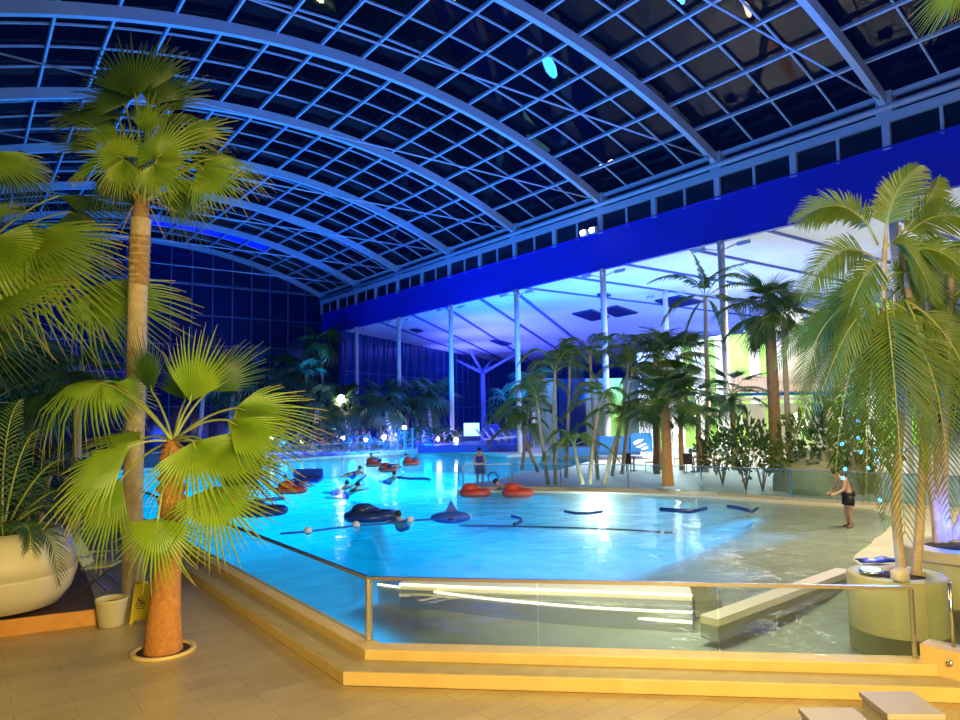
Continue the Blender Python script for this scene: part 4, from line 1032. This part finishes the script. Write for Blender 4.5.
def shrub(px, py, D, r, h, k, lab, z=.3):
    q = pd(px, py, D); t = thing('shrub', (q.x,q.y,z), lab, 'shrub')
    o = bpy.data.objects.new('foliage', SHR[k]); col.objects.link(o); o.parent = t; o.scale = (r,r,h*.6); o.location = (0,0,h*.45); o.rotation_euler.z = px
    b = MB()
    for a in range(5): b.tube([(0,0,0),(r*.35*math.cos(a*1.3),r*.35*math.sin(a*1.3),h*.6)], [.03,.012], 5)
    b.build('stems', M['bark'], t, False)
for a in [(722,470,28,1.0,2.2,0,'dark shrub just left of the black palm trunk bed'),(745,472,26,1.1,2.7,0,'tall dark shrub in front of the pavilion front'),(762,474,25.5,.9,2.2,2,'leafy shrub with pale leaves at the black trunk'),(716,468,32,1.1,1.9,1,'round dark shrub right of the last terrace table'),(812,472,26,1.3,3.0,2,'bright green shrub above the domed rock'),(838,474,25,1.3,3.4,0,'dark shrub behind the hanging fronds'),(790,474,27,.9,2.0,1,'small dark shrub between the trunks and the domed rock'),(862,480,24,1.2,3.2,1,'dark shrub beyond the standing bather')]:
    shrub(*a)

# ------------------------------------------------------------------ far jungle across the pool
random.seed(5)
fj = [(262,64,6.5,'lit blue fan palm behind the far railing, first from the small palm crown'),(282,66,5.0,'low blue fan palm second along the far bank'),(300,72,8.2,'dark fan palm on the far bank left of the tallest one'),(322,74,12.5,'tallest pale-topped fan palm on the far bank'),(340,68,5.2,'dark fan palm right of the tallest far palm'),(352,62,4.0,'small blue lit fan palm by the far railing hoop'),(366,64,4.6,'blue lit palm with slanting stem on the far bank'),(380,66,5.6,'blue lit fan palm left of the pool ladder'),(392,60,4.6,'blue lit palm standing behind the pool ladder'),(404,68,6.0,'dark fan palm above the pool ladder'),(420,66,5.4,'dark fan palm right of the pool ladder'),(434,64,4.8,'dark fan palm before the first azure column'),(244,62,7.6,'dark fan palm seen through the small palm leaves'),(226,60,6.5,'dark far palm above the small palm hub'),(440,70,5.8,'dark palm beside the azure column base'),(312,62,4.6,'low dark palm under the tallest far palm'),(274,73,9.0,'tall dark palm near the end wall'),(506,62,4.5,'dark palm behind the lounger row'),(530,60,6.5,'dark palm between the lounger row and the bushy clump'),(196,58,7.5,'dark far palm left of the upright bright leaf')]
for i, (x, d_, h, lab) in enumerate(fj):
    q = pd(x, 430, d_); rand_fan_palm((q.x,q.y,.3), h*random.uniform(.9,1.05)-.8, 1.9 if i != 3 else 2.1, 12, 'dk' if i == 3 else 'jg', lab, .2, 'barkpale', 400+i, (random.uniform(-.8,.8), 0), far=True, stalk=False, skirt=.9, name='fan_palm')
for i, (x, d_, r_, h, lab) in enumerate(((288,58,2.2,2.2,'dark hedge bush at the far railing left end'),(306,58,2.4,2.6,'grey green bush on the far bank by the leaf tip'),(330,57,2.2,2.2,'dark bush on the far bank below the tallest palm'),(428,56,2,2.4,'dark bush right of the pool ladder'),(442,57,1.8,2.2,'dark bush in front of the azure column'),(352,58,1.8,1.6,'low bush near the steel hoop'),(394,58,1.8,1.8,'low bush at the ladder'))):
    shrub(x, 440, d_, r_, h, 1, lab)
# ------------------------------------------------------------------ people
def body(joints, edges, rads, name, m_, parent):
    me = bpy.data.meshes.new(name); keys = list(joints); idx = {k:i for i,k in enumerate(keys)}
    t = parent_loc(parent)
    me.from_pydata([Vector(joints[k])-t for k in keys], [(idx[a],idx[b]) for a,b in edges], []); me.materials.append(m_)
    o = bpy.data.objects.new(name, me); col.objects.link(o); o.parent = parent
    sk = o.modifiers.new('skin','SKIN')
    for i, k in enumerate(keys): me.skin_vertices[0].data[i].radius = (rads[k], rads[k]*.85) if k in ('chest','waist','pelvis') else (rads[k], rads[k]); me.skin_vertices[0].data[i].use_root = (k == 'pelvis')
    for k in ('chest','waist','pelvis','belly'):
        if k in idx: me.skin_vertices[0].data[idx[k]].radius = (rads[k], rads[k]*.7)
    sb = o.modifiers.new('s','SUBSURF'); sb.levels = 2; sb.render_levels = 2
    for p in me.polygons: p.use_smooth = True
    sk.use_smooth_shade = True
    return o
EDG = [('pelvis','waist'),('waist','chest'),('chest','neck'),('neck','head0'),('head0','head1'),('chest','shL'),('shL','elL'),('elL','wrL'),('wrL','haL'),('chest','shR'),('shR','elR'),('elR','wrR'),('wrR','haR'),
       ('pelvis','hiL'),('hiL','knL'),('knL','anL'),('anL','toL'),('pelvis','hiR'),('hiR','knR'),('knR','anR'),('anR','toR')]
for s in 'LR': EDG += [('ha'+s, 'f%d'%k+s) for k in range(5)]
RAD = dict(pelvis=.15,waist=.13,chest=.155,neck=.055,head0=.085,head1=.095)
for s in 'LR': RAD.update({'sh'+s:.065,'el'+s:.042,'wr'+s:.028,'ha'+s:.032,'hi'+s:.095,'kn'+s:.058,'an'+s:.038,'to'+s:.035}); RAD.update({'f%d'%k+s:.01 for k in range(5)})
def joints(pose='stand', s=1.0):
    J = dict(pelvis=(0,0,.95),waist=(0,0,1.12),chest=(0,.02,1.35),neck=(0,.01,1.50),head0=(0,.0,1.59),head1=(0,-.01,1.67),
      shL=(-.19,.01,1.42),elL=(-.25,.03,1.12),wrL=(-.24,-.05,.88),haL=(-.235,-.07,.81),shR=(.19,.01,1.42),elR=(.25,.03,1.12),wrR=(.24,-.05,.88),haR=(.235,-.07,.81),
      hiL=(-.1,0,.88),knL=(-.11,-.02,.48),anL=(-.12,.03,.08),toL=(-.13,-.13,.03),hiR=(.1,0,.88),knR=(.12,-.05,.48),anR=(.13,.0,.08),toR=(.14,-.16,.03))
    if pose == 'hips':
        J.update(elL=(-.36,.10,1.15),wrL=(-.2,.0,.99),haL=(-.14,-.03,.97),elR=(.36,.10,1.15),wrR=(.2,.0,.99),haR=(.14,-.03,.97))
    if pose == 'float':     # lying back on a ring: x across, y along, chest up
        J = dict(pelvis=(0,0,.1),waist=(0,.17,.12),chest=(0,.38,.2),neck=(0,.52,.3),head0=(0,.58,.38),head1=(0,.62,.46),
          shL=(-.19,.44,.24),elL=(-.42,.3,.16),wrL=(-.5,.1,.12),haL=(-.5,.03,.11),shR=(.19,.44,.24),elR=(.42,.3,.16),wrR=(.5,.1,.12),haR=(.5,.03,.11),
          hiL=(-.1,-.05,.1),knL=(-.13,-.45,.2),anL=(-.14,-.8,.05),toL=(-.14,-.92,.1),hiR=(.1,-.05,.1),knR=(.14,-.44,.24),anR=(.16,-.78,.06),toR=(.16,-.9,.12))
    if pose == 'swim':      # head and shoulders above the water, arms forward
        J = dict(pelvis=(0,.4,-.25),waist=(0,.25,-.18),chest=(0,.05,-.08),neck=(0,-.06,.05),head0=(0,-.12,.13),head1=(0,-.14,.21),
          shL=(-.19,.02,-.05),elL=(-.3,-.22,-.02),wrL=(-.22,-.45,.0),haL=(-.2,-.52,.0),shR=(.19,.02,-.05),elR=(.3,-.22,.05),wrR=(.34,-.45,.12),haR=(.35,-.52,.12),
          hiL=(-.1,.48,-.28),knL=(-.13,.85,-.3),anL=(-.14,1.2,-.3),toL=(-.14,1.32,-.3),hiR=(.1,.48,-.28),knR=(.14,.85,-.36),anR=(.16,1.2,-.3),toR=(.16,1.32,-.3))
    if pose == 'bow':
        J.update(waist=(0,-.03,1.12),chest=(0,-.14,1.33),neck=(0,-.26,1.45),head0=(0,-.32,1.53),head1=(0,-.36,1.6),shL=(-.19,-.16,1.40),shR=(.19,-.16,1.40),elL=(-.22,-.22,1.10),wrL=(-.17,-.42,.98),haL=(-.15,-.48,.96),elR=(.22,-.22,1.10),wrR=(.17,-.42,.98),haR=(.15,-.48,.96))
    for c, sg in (('L',-1),('R',1)):
        h = Vector(J['ha'+c]); w = Vector(J['wr'+c]); d = (h-w).normalized(); x = d.cross(Vector((0,1,.2))).normalized()
        for k in range(4): J['f%d'%k+c] = tuple(h + d*(.09-.012*abs(k-1.4)) + x*(.022*(k-1.5)))
        J['f4'+c] = tuple(h + d*.03 - x*.055 + Vector((0,-.02,0)))
    return {k: Vector(v)*s for k, v in J.items()}
def person(loc, rz, pose, lab, cloth='shorts', s=1.0, bottom='trunks', swimtop=False, face=True):
    t = thing('person', loc, lab, 'person'); J = joints(pose, s)
    J2 = {k: v + t.location for k, v in J.items()}
    bd = body(J2, EDG, {k: v*s for k, v in RAD.items()}, 'body', M['skin'], t)
    h0 = J['head0']; h1 = J['head1']; hd = (h1-h0).normalized(); fwd = Vector((0,-1,0)); fwd = (fwd - hd*fwd.dot(hd)).normalized()
    if pose == 'float': fwd = Vector((0,-.6,.8)); fwd = (fwd - hd*fwd.dot(hd)).normalized()
    hc = h0.lerp(h1,.6)
    b = MB(); b.ball((0,0,0), .108*s, 0, 14, 9, (.9,1,1.05)); off = hc - fwd*.018 + hd*.025
    b.v = [(x+off.x,y+off.y,z+off.z) for x,y,z in b.v]; b.build('hair', M['hair'], t, False)
    sd = hd.cross(fwd)
    if face: make_face(t, hc, fwd, sd, hd, s)
    p = J['pelvis']; b = MB()
    b.tube([p+(J['waist']-p)*.35, p, p.lerp((J['hiL']+J['hiR'])/2,.9)], [.165*s,.185*s,.18*s], 14)
    for c in 'LR':
        h = J['hi'+c]; k = J['kn'+c]; b.tube([p.lerp(h,.7), h.lerp(k,.2), h.lerp(k,.6)], [.11*s,.122*s,.115*s], 12)
    b.build('swim_shorts', M[cloth], t, False)
    if swimtop:
        b = MB(); b.tube([J['waist'], J['waist'].lerp(J['chest'],.6), J['chest']+Vector((0,0,.04))], [.16*s,.185*s,.175*s], 14); b.build('swim_top', M[cloth], t, False)
    t.rotation_euler.z = rz; return t
def make_face(t, hc, fwd, sd, hd, s):
    b = MB()
    for g in (-1,1): b.ball(hc + fwd*.098*s + sd*.032*g*s + hd*.0, .012*s, 0, 6, 5)
    b.build('eyes', M['dark'], t, False)
    b = MB(); b.tube([hc+fwd*.095*s+hd*.0, hc+fwd*.125*s-hd*.03*s], [.01*s,.016*s], 6); b.build('nose', M['skin'], t, False)
    for g in (-1,1):
        b = MB(); b.ball(hc + sd*.1*g*s - hd*.01, .022*s, 0, 6, 5); b.build('ear', M['skin'], t, False)
    b = MB(); b.tube([hc+fwd*.1*s-hd*.055*s-sd*.022*s, hc+fwd*.106*s-hd*.057*s, hc+fwd*.1*s-hd*.055*s+sd*.022*s], .006*s, 5); b.build('mouth', M['red'], t, False)
q = pz(850,527,.0); person((q.x,q.y,-.03), R(-127), 'bow', 'person in dark swim shorts wading in the shallows beside the fronds', 'shorts')
q = pd(480,487,30); person((q.x,q.y,.3-.2), R(-20), 'stand', 'person in blue standing at the corner of the curved railing', 'blue2', 1.0, swimtop=True)
WZ = .12
def wp_(x, y): return pz(x, y, WZ)
# inflatables
def island(px, py, w, m_, lab, rot=0, name='inflatable_float', seat=True, cat='float'):
    q = wp_(px, py); t = thing(name, (q.x,q.y,WZ-.06), lab, cat)
    b = MB(); pts = [(w*.5*math.cos(R(a)), w*.34*math.sin(R(a)), .1) for a in range(0,361,15)]
    b.tube(pts, .15, 10, caps=False); b.build('tube', m_, t, False)
    b = MB(); b.lathe([(w*.36,.04),(.01,.03)], 20, (0,0,0), 0, 1, .7); b.build('seat_floor', m_, t, False)
    b = MB()
    if seat: b.ball((-w*.22,.05,.28), .3, 0, 14, 9, (1.1,.8,.75)); b.tube([(-w*.45,-.1,.2),(-w*.1,.05,.35),(w*.15,.2,.2)], [.1,.16,.1], 8); b.build('backrest', m_, t, False)
    t.rotation_euler.z = rot; return t
island(475, 494, 1.0, M['red'], 'red inflatable float with empty humped backrest by the railing corner', R(-35))
island(518, 494, 1.0, M['red'], 'red and white inflatable float carrying a bather', R(-35))
q = wp_(511, 492); person((q.x,q.y,WZ+.02), R(60), 'float', 'person lounging on the red and white float', 'white')
island(372, 517, 1.5, M['navy'], 'large dark blue inflatable raft floating in the middle of the pool', R(-30))
q = wp_(399, 520); person((q.x,q.y,WZ), R(-40), 'swim', 'swimmer holding on beside the dark blue raft', 'navy')
# shark-like blue float
q = wp_(451, 519); t = thing('inflatable_animal', (q.x,q.y,WZ-.03), 'blue inflatable with an upright fin', 'float')
b = MB(); b.ball((0,0,.08), .42, 0, 16, 10, (1.5,.6,.45)); b.build('body', M['blue'], t, False)
b = MB(); b.add([(-.22,-.03,.15),(.28,-.03,.15),(.0,-.012,.62),(-.22,.03,.15),(.28,.03,.15),(.0,.012,.62)], [(0,1,2),(5,4,3),(0,3,4,1),(1,4,5,2),(2,5,3,0)]); b.build('fin', M['blue'], t, False)
for s in (-1,1):
    b = MB(); b.ball((.05,.3*s,.05), .22, 0, 10, 7, (.6,1,.25)); b.build('flipper', M['blue'], t, False)
t.rotation_euler.z = R(-35)
for a in [(291,491,1.1,M['red'],'red inflatable float by the tips of the drooping leaf',R(-30)),(374,465,.85,M['red'],'far red float left of the floating trio',R(-35)),(388,470,.85,M['red'],'far red float in the middle of the trio',R(-35)),(411,464,.9,M['red'],'far red float nearest the pool ladder',R(-10)),(260,512,1.6,M['navy'],'dark blue float almost hidden under the bright leaf',R(-30))]:
    island(*a[:5], rot=a[5])
q = wp_(306,482); t = thing('sun_raft', (q.x,q.y,WZ-.02), 'square blue air mattress raft with raised headboard', 'raft')
b = MB(); b.box((-.75,-.6,0),(.75,.6,.16)); o = b.build('mattress', M['blue'], t, False); o.modifiers.new('b','BEVEL').width = .08
b = MB(); b.obox((0,.6,.35),(.75,0,0),(0,.05,.06),(0,-.03,.25)); o = b.build('headboard', M['blue'], t, False); o.modifiers.new('b','BEVEL').width = .05
t.rotation_euler.z = R(-33)
for x, y, rz, ps, lab in ((345,487,20,'swim','swimmer with a dark head left of the noodle swimmer'),(353,479,-60,'float','person leaning back on a foam noodle'),(355,489,80,'swim','lone swimmer head just below the noodle swimmer'),(393,477,0,'swim','swimmer below the middle far red float'),(389,470,30,'float','person sitting on the middle far red float'),(412,463,10,'float','person lying on the far float nearest the ladder'),(374,463,-10,'float','person riding the far float left of the trio'),(296,489,30,'float','person lying on the red float near the leaf tips')):
    q = wp_(x, y); person((q.x,q.y,WZ+(.08 if ps=='float' else 0)), R(rz), ps, lab, 'blue2', face=False)
# foam noodles
def noodle(pts, lab, r=.045, m_='navy'):
    P = [wp_(x,y) for x,y in pts]; q = P[0]; t = MB(); t.tube([p+Vector((0,0,.02)) for p in P], r, 8)
    o = t.build('foam_noodle', M[m_]); return tag(o, lab, 'noodle')
noodle([(512,517),(520,519),(522,522),(514,525)], 'short bent foam noodle hook in the open water')
noodle([(565,512),(575,514),(590,514),(602,512)], 'curved foam noodle floating below a bright lamp glint')
noodle([(660,510),(675,511),(690,512),(706,509)], 'long foam noodle close to the pool ledge', .07)
noodle([(728,507),(740,509),(752,512),(757,509)], 'foam noodle at the edge of the shallows', .06)
noodle([(398,478),(410,479),(425,479),(430,480)], 'thin noodle drifting below the far red floats', .06)
noodle([(356,484),(362,479),(366,475)], 'noodle under the leaning bather', .06)
# lane rope with buoys
t = thing('lane_rope', wp_(280,534), 'thin rope with small white floats crossing the pool', 'rope')
pp = [(280,534),(308,532),(330,529),(356,526),(385,524),(410,521),(440,519),(468,518)]
b = MB(); b.tube([wp_(x,y)+Vector((0,0,.01)) for x,y in pp], .03, 6); b.build('rope', M['rope'], t)
for x, y in pp[1::2]:
    b = MB(); b.ball(wp_(x,y)+Vector((0,0,.03)), .12, 0, 10, 7); b.build('buoy', M['white'], t)
t = thing('pool_rope', wp_(235,502), 'dark float line under the drooping bright leaf', 'rope')
b = MB(); b.tube([wp_(x,y)+Vector((0,0,.03)) for x,y in ((240,504),(262,501),(284,499))], .07, 8); b.build('rope', M['navy'], t)
# visitors on the far deck, tiny
fp_ = [(312,442,62,'white'),(323,443,60,'skin'),(338,443,60,'shorts'),(357,443,61,'white'),(369,443,60,'blue2'),(384,443,60,'shorts'),(395,443,60,'white'),(424,441,60,'white'),(434,441,60,'skin'),(446,441,60,'white'),(456,441,60,'red'),(298,442,62,'blue2')]
wh = ['between leaf tip and grey green bush','just right of the grey green bush','under the tallest far palm','left of the steel hoop','right of the steel hoop','between the hoop and the ladder','behind the pool ladder','right of the pool ladder','between ladder and azure column','at the foot of the azure column','just left of the glowing screen','under the bright leaf tip']
cl = {'white':'white robe','skin':'skin-toned towel','shorts':'dark clothes','blue2':'blue clothes','red':'red clothes'}
for (x,y,d_,c), w_ in zip(fp_, wh):
    q = pd(x,y,d_); person((q.x,q.y,.3), R(random.uniform(0,360)), random.choice(['stand','hips']), 'distant visitor in %s on far deck %s' % (cl[c], w_), c, swimtop=True, face=False)

# ------------------------------------------------------------------ lights
def lamp(kind, loc, energy, colr, size=.3, aim=None, spot=90, blend=.6, sx=None, sy=None, name='light'):
    l = bpy.data.lights.new(name, kind); l.energy = energy; l.color = colr
    o = bpy.data.objects.new(name, l); col.objects.link(o); o.location = loc
    if kind == 'AREA':
        l.shape = 'RECTANGLE'; l.size = sx or size; l.size_y = sy or size
    else: l.shadow_soft_size = size
    if kind == 'SPOT': l.spot_size = R(spot); l.spot_blend = blend
    if aim is not None:
        d = Vector(aim) - Vector(loc); o.rotation_euler = d.to_track_quat('-Z','Y').to_euler()
    return o
# unseen light panels added just under the surface (face down into the basin)
PB = (.0,.36,1.0)
for x0, y0, x1, y1, e in ((4.75,9.6,5.7,14.4,.9),(5.8,12.2,12.5,14.4,.6),(5.6,14.5,13,23,.62),(13,13.5,16.5,23.5,.9),(16.5,13,19,21.5,.9),(19,13,21.4,17.8,.9),(13.2,10.2,19,13.2,.22),(10.2,8.6,14,11,.16),(24,31,34,38,1.6),(5.6,23,12,33,1.3),(12,23,17,33,1.3),(17.5,26.5,24,33,1.3),(5.6,33,18,47,2.0),(18,33,31,48.2,2.4)):
    a = (x1-x0)*(y1-y0)
    lamp('AREA', ((x0+x1)/2,(y0+y1)/2,.02), a*LP*e, PB, sx=x1-x0, sy=y1-y0, aim=((x0+x1)/2,(y0+y1)/2+.0001,-3))
# wall lamps with white glints along the ledge
for x, y in ((540,497),(595,505),(690,505),(465,475),(380,462),(300,466)):
    q = pz(x, y, -.3); lamp('POINT', (q.x-.3,q.y-.3,-.35), 160, (.6,.9,1), .25)
# unseen blue roof floods added without fittings, one row in mid-air
RB = (.015,.20,1)
for Y in (2, 14, 26, 38, 52, 66):
    lamp('SPOT', (31.5, Y, 8.5), RF, RB, .4, aim=(9, Y+3, 20), spot=125, name='unseen_roof_flood')
    lamp('SPOT', (5.0, Y+4, 2.5), RF*1.0, RB, .4, aim=(20, Y+9, 20), spot=110, name='unseen_roof_flood')
lamp('SPOT', (20, -6, 3), 1500, (1,.75,.65), .5, aim=(30,18,19), spot=50, name='warm_roof_flood')
# fascia wash
for Y in (40, 58): lamp('SPOT', (24, Y, 3), 2600, (.1,.15,1), .4, aim=(34,Y,14), spot=80, name='fascia_wash')
# side ceiling
for Y in (28, 37, 46): lamp('SPOT', (38, Y, 4.5), 9000, (.0,.12,1), .5, aim=(42,Y+3,13), spot=140, name='ceiling_wash')
for Y in (56, 66, 80): lamp('SPOT', (44+(Y-56)*.6, Y, 4.5), 11000, (.08,.10,1), .5, aim=(48+(Y-56)*.6,Y,13), spot=140, name='ceiling_wash')
for X, Y in ((40,2),(46,10),(64,12),(58,0),(80,8)): lamp('SPOT', (X, Y, 5), 1100, (.80,.88,1), .6, aim=(X,Y,13), spot=150, name='ceiling_wash')
for X, Y in ((58,38),(72,50)): lamp('SPOT', (X, Y, 5), 4000, (.12,.2,1), .6, aim=(X,Y,13), spot=150, name='ceiling_wash')
# bright terrace
for X, Y, e in ((39,22,1900),(38,29,250),(29,14,150),(48,28,350)):
    lamp('AREA', (X,Y,11.5), e, (1,.95,.80), aim=(X,Y,0), sx=3, sy=3, name='terrace_fill')
for X, Y, e in ((30.5,22.5,330),(35,27.5,420),(29,27.5,200),(27.5,18.5,120)): lamp('AREA', (X,Y,3.7), e, (1,.95,.82), aim=(X,Y,0), sx=1.5, sy=1.5, name='terrace_fill')  # added low fills under the palm crowns, no fixtures
q = pd(765,380,50); lamp('AREA', (q.x,q.y,11), 500, (1,.98,.85), aim=pd(765,400,56), sx=6, sy=3, name='wall_wash')
q = pd(600,380,54); lamp('AREA', (q.x,q.y,9), 30, (.9,1,.8), aim=pd(600,410,58), sx=6, sy=2, name='wall_wash')
# blue uplights in the far jungle
for x, d_ in ((262,57),(284,57),(352,56),(368,57),(385,57),(404,58),(428,57)):
    q = pd(x, 440, d_); lamp('POINT', (q.x,q.y,1.2), 1500, (.0,.05,1), .3, name='palm_uplight')
for x, d_ in ((335,59),(395,59),(440,58),(312,60)):
    q = pd(x, 440, d_); lamp('POINT', (q.x,q.y,2.0), 80, (1,.75,.45), .2, name='bank_lamp')
# unseen blue spots added to turn the columns azure
for Y in (31.4,40.3,49.3): lamp('SPOT', (29, Y-5, 8), 6500, (.0,.16,1), .2, aim=(34,Y,8), spot=60, name='column_fill')
# blue stems by the front planters
lamp('POINT', (p2.x-.5,p2.y-.2,1.4), 60, (.03,.1,1), .1, name='stem_uplight')
lamp('POINT', (pz(871,571,.95).x, pz(871,571,.95).y, 1.12), 4, (.02,.3,1), .06, name='planter_glow')
lamp('POINT', (p1.x+.35,p1.y+.45,1.15), 8, (.05,.1,1), .05, name='stem_uplight')
# unseen warm fills added over the near deck, then palm spots
WM = (1,.70,.26)
lamp('AREA', (1.5,-2.5,5.5), 1900, WM, aim=(6,7,0), sx=3, sy=2, name='deck_fill')
lamp('AREA', (8.5,-3,6.0), 110, WM, aim=(9,6,0), sx=1.5, sy=1.5, name='deck_fill')
lamp('SPOT', (1.6,3.0,1.6), 650, (1,.85,.32), .15, aim=tuple(pd(175,420,10.5)), spot=70, name='palm_spot')
lamp('SPOT', (.2,4.0,.6), 800, (1,.88,.35), .2, aim=tuple(pd(90,230,12.5)), spot=66, name='palm_spot')
lamp('SPOT', (7.5,-1,2.5), 300, (1,.95,.6), .2, aim=tuple(pd(890,350,11)), spot=60, name='palm_spot')
# shallow end: unseen fills added to brighten beach and bench
lamp('AREA', (18,8,9), 1300, (1,.82,.48), aim=(18,9,0), sx=2, sy=2, name='beach_fill')
lamp('AREA', (8.3,7.2,3.2), 130, (1,.9,.6), aim=(8.3,7.6,0), sx=1, sy=1, name='bench_fill')

# ------------------------------------------------------------------ world and colour
w = bpy.data.worlds.new('night'); scn.world = w; w.use_nodes = True
w.node_tree.nodes['Background'].inputs[0].default_value = (.001,.003,.02,1); w.node_tree.nodes['Background'].inputs[1].default_value = 1.0
scn.view_settings.view_transform = 'Standard'; scn.view_settings.look = 'None'; scn.view_settings.gamma = 1; scn.view_settings.exposure = 0
scn.view_settings.use_curve_mapping = False
scn.cycles.max_bounces = 6; scn.cycles.transparent_max_bounces = 16; scn.cycles.sample_clamp_indirect = 4; scn.cycles.caustics_reflective = False; scn.cycles.caustics_refractive = False
